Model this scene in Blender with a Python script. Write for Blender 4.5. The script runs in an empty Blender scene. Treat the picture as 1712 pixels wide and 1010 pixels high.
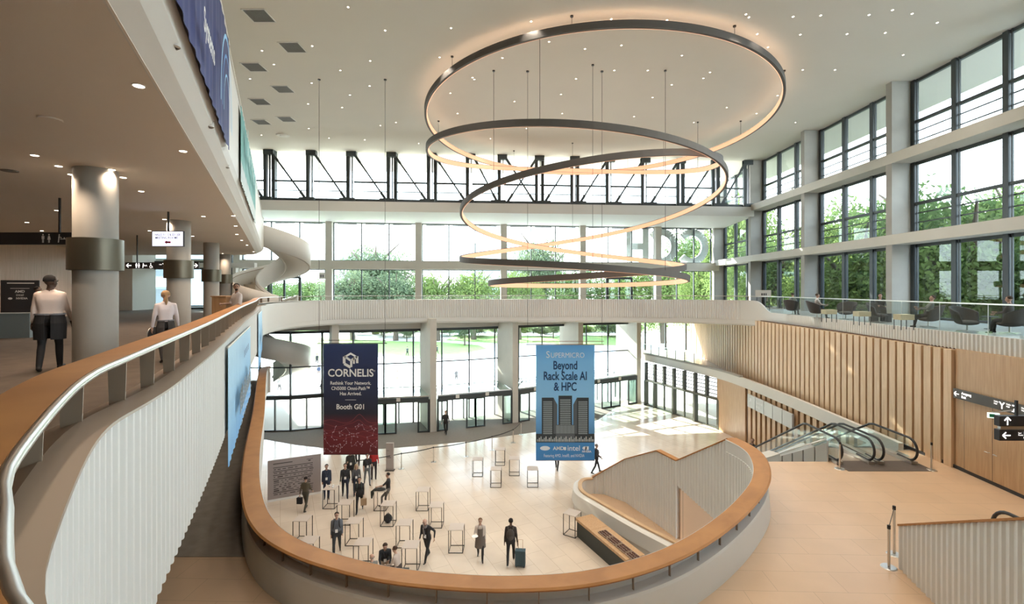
import bpy, bmesh, math, random
from mathutils import Vector, Matrix
from mathutils.geometry import tessellate_polygon
PI = math.pi
SC = bpy.context.scene
COL = SC.collection
rnd = random.Random(7)

# ------------------------------------------------------------------ camera, sky, sun, exposure
CAMZ, F, CX, CY = 10.95, 790.0, 871.0, 483.0        # eye height above the ground floor, focal length and axis in photo pixels
cam_d = bpy.data.cameras.new('camera'); cam = bpy.data.objects.new('camera', cam_d); COL.objects.link(cam)
cam.location = (0, 0, CAMZ); cam.rotation_euler = (PI/2, 0, 0)
cam_d.sensor_width = 36; cam_d.lens = F/1712*36
cam_d.shift_x = -(CX-856)/1712; cam_d.shift_y = -(505-CY)/1712
cam_d.clip_start = .05; cam_d.clip_end = 2000
SC.camera = cam
SC.view_settings.view_transform = 'Standard'; SC.view_settings.look = 'None'
SC.view_settings.exposure = 1.6; SC.view_settings.gamma = 1; SC.view_settings.use_curve_mapping = False
w = bpy.data.worlds.new('sky'); SC.world = w; w.use_nodes = True
nt = w.node_tree; nt.nodes.clear()
out = nt.nodes.new('ShaderNodeOutputWorld'); bg = nt.nodes.new('ShaderNodeBackground')
tc = nt.nodes.new('ShaderNodeTexCoord'); sep = nt.nodes.new('ShaderNodeSeparateXYZ'); cr = nt.nodes.new('ShaderNodeValToRGB')
nt.links.new(tc.outputs['Generated'], sep.inputs[0]); nt.links.new(sep.outputs['Z'], cr.inputs[0])
cr.color_ramp.elements[0].position = 0.0; cr.color_ramp.elements[0].color = (.93, .97, 1.0, 1)
cr.color_ramp.elements[1].position = .7; cr.color_ramp.elements[1].color = (.55, .74, 1.0, 1)
nt.links.new(cr.outputs[0], bg.inputs['Color']); bg.inputs['Strength'].default_value = 3.2
nt.links.new(bg.outputs[0], out.inputs['Surface'])
sun_d = bpy.data.lights.new('sun', 'SUN'); sun_d.energy = 9; sun_d.angle = math.radians(.55); sun_d.color = (1, .95, .86)
sun = bpy.data.objects.new('sun', sun_d); COL.objects.link(sun)
sun.rotation_euler = Vector((.52, -.73, -.46)).to_track_quat('-Z', 'Y').to_euler(); sun.location = (-60, 120, 80)
SPOT_W = 105.0                                         # power of one ceiling downlight
RING_E = .42                                          # emission of the luminous ring strips
cy = SC.cycles
cy.max_bounces = 10; cy.diffuse_bounces = 5; cy.glossy_bounces = 4; cy.transmission_bounces = 6; cy.transparent_max_bounces = 24
cy.sample_clamp_indirect = 6; cy.use_denoising = True; cy.caustics_reflective = False; cy.caustics_refractive = False

# ------------------------------------------------------------------ helpers
def at_z(px, py, z):                                  # a photo pixel on the horizontal plane z
    Y = (CAMZ-z)*F/(py-CY); return Vector(((px-CX)/F*Y, Y, z))
def at_y(px, py, Y):                                  # a photo pixel at depth Y
    return Vector(((px-CX)/F*Y, Y, CAMZ-(py-CY)/F*Y))

def ss(a, b, x):
    t = min(1, max(0, (x-a)/(b-a))); return t*t*(3-2*t)

class MB:
    def __init__(s): s.v = []; s.f = []; s.m = []; s.sm = []
    def add(s, vs, fs, mi=0, smooth=False):
        o = len(s.v); s.v += [tuple(q) for q in vs]
        for f in fs: s.f.append([i+o for i in f]); s.m.append(mi); s.sm.append(smooth)
        return s
    def box(s, c, d, rz=0, mi=0):
        x, y, z = d[0]/2, d[1]/2, d[2]/2; c = Vector(c); R = Matrix.Rotation(rz, 3, 'Z')
        vs = [c+R@Vector((sx*x, sy*y, sz*z)) for sx in (-1, 1) for sy in (-1, 1) for sz in (-1, 1)]
        return s.add(vs, [(0, 1, 3, 2), (4, 6, 7, 5), (0, 4, 5, 1), (2, 3, 7, 6), (0, 2, 6, 4), (1, 5, 7, 3)], mi)
    def bb(s, x0, x1, y0, y1, z0, z1, mi=0):
        return s.box(((x0+x1)/2, (y0+y1)/2, (z0+z1)/2), (abs(x1-x0), abs(y1-y0), abs(z1-z0)), 0, mi)
    def beam(s, p0, p1, wd, ht, mi=0, up=(0, 0, 1)):  # rectangular bar from p0 to p1
        p0 = Vector(p0); p1 = Vector(p1); d = (p1-p0).normalized(); u = Vector(up)
        if abs(d.dot(u)) > .99: u = Vector((1, 0, 0))
        r = d.cross(u).normalized(); u = r.cross(d)
        vs = [p+r*a*wd/2+u*b*ht/2 for p in (p0, p1) for a, b in ((-1, -1), (1, -1), (1, 1), (-1, 1))]
        return s.add(vs, [(3, 2, 1, 0), (4, 5, 6, 7), (0, 1, 5, 4), (1, 2, 6, 5), (2, 3, 7, 6), (3, 0, 4, 7)], mi)
    def cyl(s, p0, p1, r0, r1=None, n=12, mi=0, cap=True, smooth=True):
        r1 = r0 if r1 is None else r1; p0 = Vector(p0); p1 = Vector(p1); d = (p1-p0).normalized()
        u = Vector((0, 0, 1)) if abs(d.z) < .9 else Vector((1, 0, 0)); a = d.cross(u).normalized(); b = d.cross(a)
        cs = [(math.cos(2*PI*i/n), math.sin(2*PI*i/n)) for i in range(n)]
        vs = [p0+(a*c+b*q)*r0 for c, q in cs]+[p1+(a*c+b*q)*r1 for c, q in cs]
        s.add(vs, [(i, (i+1) % n, n+(i+1) % n, n+i) for i in range(n)], mi, smooth)
        if cap: s.add(vs, [list(range(n))[::-1], [n+i for i in range(n)]], mi)
        return s
    def ball(s, c, r, n=12, m=8, mi=0, R=None, smooth=True):
        if not hasattr(r, '__len__'): r = (r, r, r)
        c = Vector(c); vs = []
        for j in range(m+1):
            t = PI*j/m
            for i in range(n):
                q = Vector((math.sin(t)*math.cos(2*PI*i/n)*r[0], math.sin(t)*math.sin(2*PI*i/n)*r[1], math.cos(t)*r[2]))
                vs.append(c+(R@q if R else q))
        return s.add(vs, [(j*n+i, (j+1)*n+i, (j+1)*n+(i+1) % n, j*n+(i+1) % n) for j in range(m) for i in range(n)], mi, smooth)
    def capsule(s, p0, p1, r0, r1, n=12, mi=0):
        s.cyl(p0, p1, r0, r1, n, mi, cap=False); s.ball(p0, r0, n, 8, mi); return s.ball(p1, r1, n, 8, mi)
    def tube(s, pts, r, n=8, closed=False, mi=0):
        pts = [Vector(p) for p in pts]; N = len(pts); vs = []; prev = None
        for k in range(N):
            if closed: d = pts[(k+1) % N]-pts[k-1]
            else: d = pts[min(k+1, N-1)]-pts[max(k-1, 0)]
            d = d.normalized() if d.length > 1e-9 else Vector((0, 0, 1))
            if prev is None: prev = d.cross(Vector((0, 0, 1)) if abs(d.z) < .9 else Vector((1, 0, 0))).normalized()
            a = (prev-d*prev.dot(d)).normalized(); prev = a; b = d.cross(a)
            rr = r[k] if hasattr(r, '__len__') else r
            vs += [pts[k]+(a*math.cos(2*PI*i/n)+b*math.sin(2*PI*i/n))*rr for i in range(n)]
        M = N if closed else N-1
        s.add(vs, [(k*n+i, k*n+(i+1) % n, ((k+1) % N)*n+(i+1) % n, ((k+1) % N)*n+i) for k in range(M) for i in range(n)], mi, True)
        if not closed: s.add(vs, [list(range(n))[::-1], [(N-1)*n+i for i in range(n)]], mi)
        return s
    def sweep(s, path, prof, closed=False, mi=0, pclosed=True, smooth=False, mis=None):
        """prof: list of (n, z) or a function of the path index giving one; n is measured to the right of travel."""
        path = [Vector(p) for p in path]; N = len(path); vs = []
        for k in range(N):
            if closed: d = path[(k+1) % N]-path[k-1]
            else: d = path[min(k+1, N-1)]-path[max(k-1, 0)]
            nv = Vector((d.y, -d.x, 0)).normalized(); pr = prof(k) if callable(prof) else prof
            vs += [path[k]+nv*a+Vector((0, 0, b)) for a, b in pr]
        m = len(pr); M = N if closed else N-1; E = m if pclosed else m-1
        o = len(s.v); s.v += [tuple(q) for q in vs]
        for k in range(M):
            for i in range(E):
                s.f.append([o+k*m+i, o+((k+1) % N)*m+i, o+((k+1) % N)*m+(i+1) % m, o+k*m+(i+1) % m])
                s.m.append(mis[i] if mis else mi); s.sm.append(smooth)
        if pclosed and not closed:
            s.f += [[o+i for i in range(m)], [o+(N-1)*m+i for i in range(m)][::-1]]; s.m += [mi, mi]; s.sm += [False, False]
        return s
    def poly(s, pts, z0, z1, mi=0, mside=None):
        if sum(pts[i-1][0]*pts[i][1]-pts[i][0]*pts[i-1][1] for i in range(len(pts))) < 0: pts = pts[::-1]
        tri = tessellate_polygon([[Vector((p[0], p[1], 0)) for p in pts]]); n = len(pts)
        vs = [(p[0], p[1], z1) for p in pts]+[(p[0], p[1], z0) for p in pts]
        def up(t):
            a, b, c = (Vector((pts[i][0], pts[i][1])) for i in t)
            return t if (b-a).cross(c-a) > 0 else t[::-1]
        tri = [up(tuple(t)) for t in tri]
        s.add(vs, [t for t in tri]+[tuple(n+i for i in t[::-1]) for t in tri], mi)
        return s.add(vs, [(n+i, n+(i+1) % n, (i+1) % n, i) for i in range(n)], mi if mside is None else mside)
    def join(s, o, M=None, mi=None):
        return s.add([(M@Vector(v)) if M else v for v in o.v], o.f, 0 if mi is None else mi)
    def mesh(s, name, mats):
        me = bpy.data.meshes.new(name); me.from_pydata(s.v, [], s.f)
        for m in mats if isinstance(mats, (list, tuple)) else [mats]: me.materials.append(m)
        me.polygons.foreach_set('material_index', s.m); me.polygons.foreach_set('use_smooth', s.sm); me.update(); return me
    def build(s, name, mats, parent=None, loc=None):
        o = bpy.data.objects.new(name, s.mesh(name, mats)); COL.objects.link(o)
        if parent: o.parent = parent
        if loc is not None: o.location = loc
        return o

def tag(o, label=None, cat=None, group=None, kind=None):
    if label: o['label'] = label
    if cat: o['category'] = cat
    if group: o['group'] = group
    if kind: o['kind'] = kind
    return o
def thing(name, label, cat, loc=(0, 0, 0), rz=0, group=None):
    o = bpy.data.objects.new(name, None); COL.objects.link(o); o.empty_display_size = .1
    o.location = loc; o.rotation_euler = (0, 0, rz); return tag(o, label, cat, group)
def struct(name, mb, mats):
    return tag(mb.build(name, mats), kind='structure')
def dup(root, loc, rz=None, label=None, group=None):
    def cp(o, par):
        c = o.copy(); COL.objects.link(c); c.parent = par
        for ch in kids.get(o.name, []): cp(ch, c)
        return c
    kids = {}
    stack = [root]
    while stack:
        q = stack.pop(); kids[q.name] = list(q.children); stack += kids[q.name]
    r = cp(root, None); r.location = loc
    if rz is not None: r.rotation_euler = (0, 0, rz)
    if label: r['label'] = label
    if group: r['group'] = group
    return r

def catmull(P, n=12, closed=False):
    P = [Vector(p) for p in P]; N = len(P); out = []
    for i in range(N if closed else N-1):
        if closed: a, b, c, d = P[i-1], P[i], P[(i+1) % N], P[(i+2) % N]
        else: a, b, c, d = P[max(i-1, 0)], P[i], P[i+1], P[min(i+2, N-1)]
        for k in range(n):
            t = k/n
            out.append(.5*((2*b)+(c-a)*t+(2*a-5*b+4*c-d)*t*t+(3*b-a-3*c+d)*t**3))
    if not closed: out.append(P[-1].copy())
    return out
def resample(pts, step, closed=False):
    if closed: pts = pts+[pts[0]]
    L = [0]
    for a, b in zip(pts, pts[1:]): L.append(L[-1]+(b-a).length)
    n = max(2, round(L[-1]/step)); out = []; j = 0
    for k in range(n+(0 if closed else 1)):
        t = L[-1]*k/n
        while j < len(L)-2 and L[j+1] < t: j += 1
        out.append(pts[j].lerp(pts[j+1], (t-L[j])/max(1e-9, L[j+1]-L[j])))
    return out
def cut(path, cond):
    return [p for p in path if cond(p)]

# ------------------------------------------------------------------ materials
def mat(name, col, rough=.5, metal=0, noise=0, nscale=5, bump=0, spec=.5, emit=None, estr=1, coat=0):
    m = bpy.data.materials.new(name); m.use_nodes = True; nt = m.node_tree; b = nt.nodes['Principled BSDF']
    b.inputs['Base Color'].default_value = (*col, 1); b.inputs['Roughness'].default_value = rough; b.inputs['Metallic'].default_value = metal
    b.inputs['Specular IOR Level'].default_value = spec; b.inputs['Coat Weight'].default_value = coat
    if emit: b.inputs['Emission Color'].default_value = (*emit, 1); b.inputs['Emission Strength'].default_value = estr
    if noise or bump:
        tc = nt.nodes.new('ShaderNodeTexCoord'); n = nt.nodes.new('ShaderNodeTexNoise')
        n.inputs['Scale'].default_value = nscale; n.inputs['Detail'].default_value = 5; nt.links.new(tc.outputs['Object'], n.inputs['Vector'])
        if noise:
            mx = nt.nodes.new('ShaderNodeMix'); mx.data_type = 'RGBA'
            mx.inputs['A'].default_value = (*[c*(1-noise) for c in col], 1); mx.inputs['B'].default_value = (*[min(1, c*(1+noise)) for c in col], 1)
            nt.links.new(n.outputs['Fac'], mx.inputs['Factor']); nt.links.new(mx.outputs['Result'], b.inputs['Base Color'])
        if bump:
            bp = nt.nodes.new('ShaderNodeBump'); bp.inputs['Strength'].default_value = bump; bp.inputs['Distance'].default_value = .02
            nt.links.new(n.outputs['Fac'], bp.inputs['Height']); nt.links.new(bp.outputs[0], b.inputs['Normal'])
    return m
def wood(name, c1, c2, scale=(6, 6, .35), rough=.42, spec=.4):
    m = mat(name, c1, rough); nt = m.node_tree; b = nt.nodes['Principled BSDF']
    tc = nt.nodes.new('ShaderNodeTexCoord'); mp = nt.nodes.new('ShaderNodeMapping'); mp.inputs['Scale'].default_value = scale
    n = nt.nodes.new('ShaderNodeTexNoise'); n.inputs['Scale'].default_value = 3; n.inputs['Detail'].default_value = 6; n.inputs['Distortion'].default_value = .4
    r = nt.nodes.new('ShaderNodeValToRGB'); r.color_ramp.elements[0].position = .35; r.color_ramp.elements[1].position = .68
    r.color_ramp.elements[0].color = (*c2, 1); r.color_ramp.elements[1].color = (*c1, 1)
    nt.links.new(tc.outputs['Object'], mp.inputs[0]); nt.links.new(mp.outputs[0], n.inputs['Vector']); nt.links.new(n.outputs['Fac'], r.inputs[0])
    b.inputs['Specular IOR Level'].default_value = spec
    nt.links.new(r.outputs[0], b.inputs['Base Color']); return m
def glass(name, tint=(.93, .97, .96), refl=.14, rough=0.0):
    m = bpy.data.materials.new(name); m.use_nodes = True; nt = m.node_tree; nt.nodes.clear()
    o = nt.nodes.new('ShaderNodeOutputMaterial'); t = nt.nodes.new('ShaderNodeBsdfTransparent'); g = nt.nodes.new('ShaderNodeBsdfGlossy')
    t.inputs[0].default_value = (*tint, 1); g.inputs['Color'].default_value = (.9, .95, .95, 1); g.inputs['Roughness'].default_value = rough
    fr = nt.nodes.new('ShaderNodeLayerWeight'); fr.inputs['Blend'].default_value = .5; mx = nt.nodes.new('ShaderNodeMixShader')
    pw = nt.nodes.new('ShaderNodeMath'); pw.operation = 'POWER'; pw.inputs[1].default_value = 4; ma = nt.nodes.new('ShaderNodeMath'); ma.operation = 'MULTIPLY_ADD'; ma.inputs[1].default_value = .5; ma.inputs[2].default_value = refl*.25
    nt.links.new(fr.outputs['Facing'], pw.inputs[0]); nt.links.new(pw.outputs[0], ma.inputs[0])
    nt.links.new(ma.outputs[0], mx.inputs[0]); nt.links.new(t.outputs[0], mx.inputs[1]); nt.links.new(g.outputs[0], mx.inputs[2])
    nt.links.new(mx.outputs[0], o.inputs[0]); return m
def stone(name, c1, c2, cm, tw, th, rough=.28, rot=0):
    m = mat(name, c1, rough); nt = m.node_tree; b = nt.nodes['Principled BSDF']
    tc = nt.nodes.new('ShaderNodeTexCoord'); mp = nt.nodes.new('ShaderNodeMapping'); mp.inputs['Rotation'].default_value = (0, 0, rot)
    br = nt.nodes.new('ShaderNodeTexBrick'); br.inputs['Scale'].default_value = 1; br.inputs['Brick Width'].default_value = tw; br.inputs['Row Height'].default_value = th
    br.inputs['Mortar Size'].default_value = .006; br.inputs['Mortar Smooth'].default_value = 0; br.inputs['Color1'].default_value = (*c1, 1); br.inputs['Color2'].default_value = (*c2, 1)
    br.inputs['Mortar'].default_value = (*cm, 1); br.inputs['Bias'].default_value = -.2
    n = nt.nodes.new('ShaderNodeTexNoise'); n.inputs['Scale'].default_value = .9; n.inputs['Detail'].default_value = 6
    mx = nt.nodes.new('ShaderNodeMix'); mx.data_type = 'RGBA'; mx.blend_type = 'MULTIPLY'; mx.inputs['Factor'].default_value = .35
    nt.links.new(tc.outputs['Object'], mp.inputs[0]); nt.links.new(mp.outputs[0], br.inputs['Vector']); nt.links.new(mp.outputs[0], n.inputs['Vector'])
    cr = nt.nodes.new('ShaderNodeValToRGB'); cr.color_ramp.elements[0].color = (.72, .72, .72, 1); cr.color_ramp.elements[0].position = .3; cr.color_ramp.elements[1].position = .7
    nt.links.new(n.outputs['Fac'], cr.inputs[0])
    nt.links.new(br.outputs['Color'], mx.inputs['A']); nt.links.new(cr.outputs[0], mx.inputs['B']); nt.links.new(mx.outputs['Result'], b.inputs['Base Color'])
    return m

M = {}
M['plaster'] = mat('plaster', (.72, .69, .63), .7, noise=.03, nscale=.6)
M['ceiling'] = mat('ceiling_plaster', (.67, .63, .56), .8, noise=.03, nscale=.4)
M['ceiling_low'] = mat('ceiling_low_plaster', (.74, .68, .60), .8, noise=.03, nscale=.5)
M['white'] = mat('white_paint', (.69, .67, .625), .55, noise=.02, nscale=1)
M['rib'] = mat('ribbed_panel', (.72, .72, .69), .5)
M['concrete'] = mat('fair_concrete', (.36, .345, .31), .65, noise=.1, nscale=1.6, bump=.1)
M['concrete_pale'] = mat('pale_concrete', (.56, .535, .475), .65, noise=.06, nscale=1.6)
M['stone'] = stone('limestone_floor', (.70, .60, .49), (.66, .56, .455), (.45, .36, .27), 1.5, .75, .2, math.radians(63))
M['stone_up'] = stone('limestone_landing', (.66, .455, .29), (.63, .43, .27), (.48, .33, .21), 1.5, .75, .33, math.radians(2))
M['carpet'] = mat('brown_carpet', (.10, .077, .058), .95, noise=.35, nscale=3, bump=.4)
M['carpet_lower'] = mat('grey_brown_carpet', (.28, .235, .19), .95, noise=.3, nscale=3, bump=.4)
M['mat'] = mat('entrance_mat', (.19, .17, .145), .9, noise=.15, nscale=6)
M['darkmat'] = mat('landing_mat', (.11, .085, .07), .9, noise=.15, nscale=9)
M['wood'] = wood('oak_panel', (.56, .36, .20), (.46, .28, .145))
M['wood_slat'] = wood('oak_batten', (.74, .53, .335), (.63, .43, .255))
M['wood_cap'] = wood('oak_cap', (.45, .21, .07), (.36, .16, .052), (.5, .5, 6), .5, .22)
M['wood_pale'] = wood('pale_oak_cap', (.62, .43, .26), (.54, .36, .21), (.5, .5, 6), .5, .25)
M['slat_gap'] = mat('dark_gap', (.13, .085, .058), .8)
M['steel'] = mat('brushed_steel', (.62, .6, .57), .3, 1)
M['steel_warm'] = mat('ledge_steel', (.34, .26, .19), .4, .35)
M['frame'] = mat('anthracite_frame', (.045, .055, .058), .45)
M['bronze'] = mat('bronze_band', (.13, .115, .085), .38, .8)
M['black'] = mat('black_paint', (.022, .022, .024), .45)
M['blackmetal'] = mat('black_steel', (.045, .04, .037), .4, .3)
M['letter'] = mat('white_lettering', (.82, .82, .8), .5)
M['letter_glow'] = mat('lit_lettering', (.85, .82, .8), .5, emit=(1, .95, .92), estr=.7)
M['glass'] = glass('window_glass', (.93, .97, .96), .10)
M['glass_green'] = glass('door_glass', (.90, .96, .94), .12)
M['glass_rail'] = glass('rail_glass', (.84, .88, .865), .10); M['glass_clear'] = glass('clear_glass', (.93, .96, .95), .16)
M['ring_dark'] = mat('ring_casing', (.12, .11, .10), .7, .2)
M['ring_glow'] = mat('ring_diffuser', (.3, .2, .14), .6, emit=(1, .47, .265), estr=RING_E)
M['lamp'] = mat('lamp_diffuser', (1, 1, 1), .5, emit=(1, .86, .7), estr=5)
M['vent'] = mat('vent_grille', (.17, .16, .145), .6)
M['plaza'] = mat('plaza_paving', (.72, .69, .63), .8, noise=.05, nscale=.3)
M['lawn'] = mat('lawn_grass', (.20, .30, .075), .9, noise=.3, nscale=1.2)
M['bark'] = mat('tree_bark', (.13, .1, .075), .9, noise=.2, nscale=4)
def leafmat(name, c):
    m = bpy.data.materials.new(name); m.use_nodes = True; nt = m.node_tree; nt.nodes.clear()
    o = nt.nodes.new('ShaderNodeOutputMaterial'); d = nt.nodes.new('ShaderNodeBsdfDiffuse'); t = nt.nodes.new('ShaderNodeBsdfTranslucent'); a = nt.nodes.new('ShaderNodeMixShader')
    tc = nt.nodes.new('ShaderNodeTexCoord'); n = nt.nodes.new('ShaderNodeTexNoise'); n.inputs['Scale'].default_value = .7
    mx = nt.nodes.new('ShaderNodeMix'); mx.data_type = 'RGBA'; mx.inputs['A'].default_value = (*[q*.65 for q in c], 1); mx.inputs['B'].default_value = (*[q*1.35 for q in c], 1)
    nt.links.new(tc.outputs['Object'], n.inputs['Vector']); nt.links.new(n.outputs['Fac'], mx.inputs['Factor'])
    for q in (d, t): nt.links.new(mx.outputs['Result'], q.inputs[0])
    a.inputs[0].default_value = .45; nt.links.new(d.outputs[0], a.inputs[1]); nt.links.new(t.outputs[0], a.inputs[2]); nt.links.new(a.outputs[0], o.inputs[0]); return m
M['leaf'] = leafmat('leaf_mid_green', (.115, .165, .06)); M['leaf2'] = leafmat('leaf_fresh_green', (.17, .225, .07)); M['leaf3'] = leafmat('leaf_dull_green', (.14, .175, .10))
_flat = {}
def flat(c, rough=.7):
    k = tuple(round(x, 3) for x in c)+(rough,)
    if k not in _flat: _flat[k] = mat('tone', c, rough)
    return _flat[k]

# lettering: built-in font turned into mesh, collected in an MB
_fontcache = {}
def glyphs(body, size, align='CENTER', bold=0, xs=1.0):
    key = (body, size, align, bold, xs)
    if key in _fontcache: return _fontcache[key]
    c = bpy.data.curves.new('lettering', 'FONT'); c.body = body; c.size = size; c.align_x = align; c.align_y = 'CENTER'; c.offset = bold; c.resolution_u = 3
    c.space_line = 1.0; o = bpy.data.objects.new('lettering', c); COL.objects.link(o)
    me = bpy.data.meshes.new_from_object(o); mb = MB(); mb.add([(v.co.x*xs, v.co.y, 0) for v in me.vertices], [list(p.vertices) for p in me.polygons])
    bpy.data.objects.remove(o); bpy.data.curves.remove(c); bpy.data.meshes.remove(me)
    _fontcache[key] = mb; return mb
def frame_m(origin, right, up):
    r = Vector(right).normalized(); u = Vector(up).normalized(); n = r.cross(u)
    return Matrix(((r.x, u.x, n.x, origin[0]), (r.y, u.y, n.y, origin[1]), (r.z, u.z, n.z, origin[2]), (0, 0, 0, 1)))
def write(mb, M4, body, size, x, y, align='CENTER', bold=0, xs=1.0, mi=0, lift=.006):
    mb.join(glyphs(body, size, align, bold, xs), M4@Matrix.Translation((x, y, lift)), mi)
def pat(mb, M4, pts, mi=0, lift=.006):                # a flat printed polygon in sign coordinates
    mb.add([M4@Vector((p[0], p[1], lift)) for p in pts], [list(range(len(pts)))], mi)
def rect(mb, M4, x0, y0, x1, y1, mi=0, lift=.006): pat(mb, M4, [(x0, y0), (x1, y0), (x1, y1), (x0, y1)], mi, lift)
def stroke(mb, M4, a, b, wd, mi=0, lift=.006):
    a = Vector(a); b = Vector(b); d = (b-a).normalized(); n = Vector((-d.y, d.x))*wd/2
    pat(mb, M4, [a-n, b-n, b+n, a+n], mi, lift)
def disc(mb, M4, c, r, mi=0, lift=.006, n=14, r2=None):
    r2 = r if r2 is None else r2
    pat(mb, M4, [(c[0]+r*math.cos(2*PI*i/n), c[1]+r2*math.sin(2*PI*i/n)) for i in range(n)], mi, lift)
def arrow(mb, M4, c, s, d, mi=0):
    dx, dy = d; c = Vector(c); D = Vector((dx, dy)); N = Vector((-dy, dx)); t = c+D*s*.5
    stroke(mb, M4, c-D*s*.5, t, s*.16, mi); stroke(mb, M4, t+D*.05*s, t-D*s*.4+N*s*.42, s*.16, mi); stroke(mb, M4, t+D*.05*s, t-D*s*.4-N*s*.42, s*.16, mi)
# ------------------------------------------------------------------ levels and plan lines
ZB, ZM, ZR, ZC, ZL = 9.3, 4.35, 10.43, 22.7, 13.45    # balcony floor, landing floor, balcony rail, hall ceiling, balcony ceiling
Bc = [(3.2, -1.3, 0), (1.6, -.3, 0), (.5, .28, 0), (-.25, .5, 0), (-.8, .78, 0), (-1.2, 1.12, 0), (-1.62, 1.55, 0), (-2.55, 2.8, 0), (-3.15, 3.95, 0), (-5, 7.7, 0), (-8.4, 14.3, 0),
      (-11.7, 20.9, 0), (-14.6, 26.4, 0), (-15.5, 28.6, 0), (-15.8, 30.2, 0), (-15.6, 31.9, 0), (-14.9, 33.3, 0), (-13.4, 34.7, 0), (-10.5, 36, 0), (-4.3, 37.3, 0), (2.8, 37.6, 0), (8, 37.2, 0),
      (12.5, 36.2, 0), (15.3, 34.9, 0), (16.6, 33.2, 0), (16.9, 31, 0), (16.65, 25.6, 0), (16.45, 21.7, 0), (16.1, 17, 0), (15.95, 13, 0), (15.8, 8, 0), (15.6, -2, 0)]
BP = resample(catmull(Bc, 24), .0425)
def bidx(x, y): return min(range(len(BP)), key=lambda k: (BP[k].x-x)**2+(BP[k].y-y)**2)
k1, k2, kr0, kr1 = bidx(-14.6, 26.4), bidx(-13.6, 34.5), bidx(16.5, 33.4), bidx(16.85, 31.9)
kn0, kn1 = bidx(-2.2, 2.3), bidx(-3.6, 4.9)
def panel_prof(k):
    br = ss(k1, k2, k); rt = ss(kr0, kr1, k)
    top = 9.97+.12*(1-ss(kn0, kn1, k))+(10.1-9.97)*br-(10.1-9.34)*rt
    bot = 8.07+.22*br-.12*ss(kr1, kr1+300, k)
    rb = bot+.14+(.3)*br+.12*rt
    am = .05*(1-ss(k1, k1+40, k)+ss(k2-40, k2, k))*(1-.999*ss(kr0-40, kr0-20, k)*(1-ss(kr1+30, kr1+60, k)))
    sh = 0; a = sh+(am if k % 4 in (0, 1) else 0)
    return [(a, top), (a, rb), (sh-.005, rb-.03), (sh-.005, bot+.12), (sh-.08, bot+.02), (-.2, bot), (-.5, bot), (-.5, 8.75), (-.12, 8.75), (-.12, top)]
mb = MB(); mb.sweep(BP, panel_prof); struct('wall_balcony', mb, M['rib'])
BC = BP[::12]+[BP[-1]]
def off(path, n):
    o = []
    for k in range(len(path)):
        d = path[min(k+1, len(path)-1)]-path[max(k-1, 0)]; nv = Vector((d.y, -d.x, 0)).normalized(); o.append(path[k]+nv*n)
    return o
UF = lambda x: 51.6-.1185*(21-x)                      # upper facade line
# floors
fl = [(p.x, p.y) for p in off(BC, -.11)]
mb = MB(); mb.poly(fl+[(15.5, -8), (22.3, -8), (22.3, 52), (-26, UF(-26)), (-36, UF(-36)), (-36, -8), (3.2, -8)], 8.72, ZB, 0, 1)
struct('floor_balcony', mb, [M['carpet'], M['white']])
mb = MB(); mb.poly([(-36, UF(-36)), (-8, UF(-8)), (-8, UF(-8)+6), (-36, UF(-36)+6)], 8.8, 9.25); struct('ceiling_added_sunshade', mb, M['white'])  # unseen outside slab, added to keep sun off the left entrance bays
kx = bidx(16.2, 34)//12
lounge = [(p.x, p.y) for p in off(BC[kx:], -.14)]
mb = MB(); mb.poly(lounge+[(22, -2), (22, 38), (17, 38)], ZB, ZB+.006); struct('floor_lounge', mb, mat('lounge_floor', (.36, .36, .35), .35, noise=.06))
mb = MB(); mb.poly([(-60, -20), (40, -20), (40, 60), (-60, 60)], -.3, -.03); struct('floor_base', mb, M['concrete'])
# ledge on top of the parapet (balcony side), brushed metal
mb = MB(); kk = BP[:k1+60]
mb.sweep(kk[::4], lambda k: [(a, z+.12*(1-ss(kn0, kn1, 4*k))) for a, z in ((.062, 9.968), (.062, 9.99), (-.1, 10.02), (-.36, 9.93), (-.36, 9.85), (-.12, 9.9))]); struct('trim_1', mb, M['steel_warm'])
mb = MB(); mb.sweep(BP[k1+40:kr0:6], [(.02, 10.09), (.02, 10.12), (-.3, 10.12), (-.3, ZB), (-.26, ZB), (-.26, 10.09)]); struct('trim_2', mb, M['white'])

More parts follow.
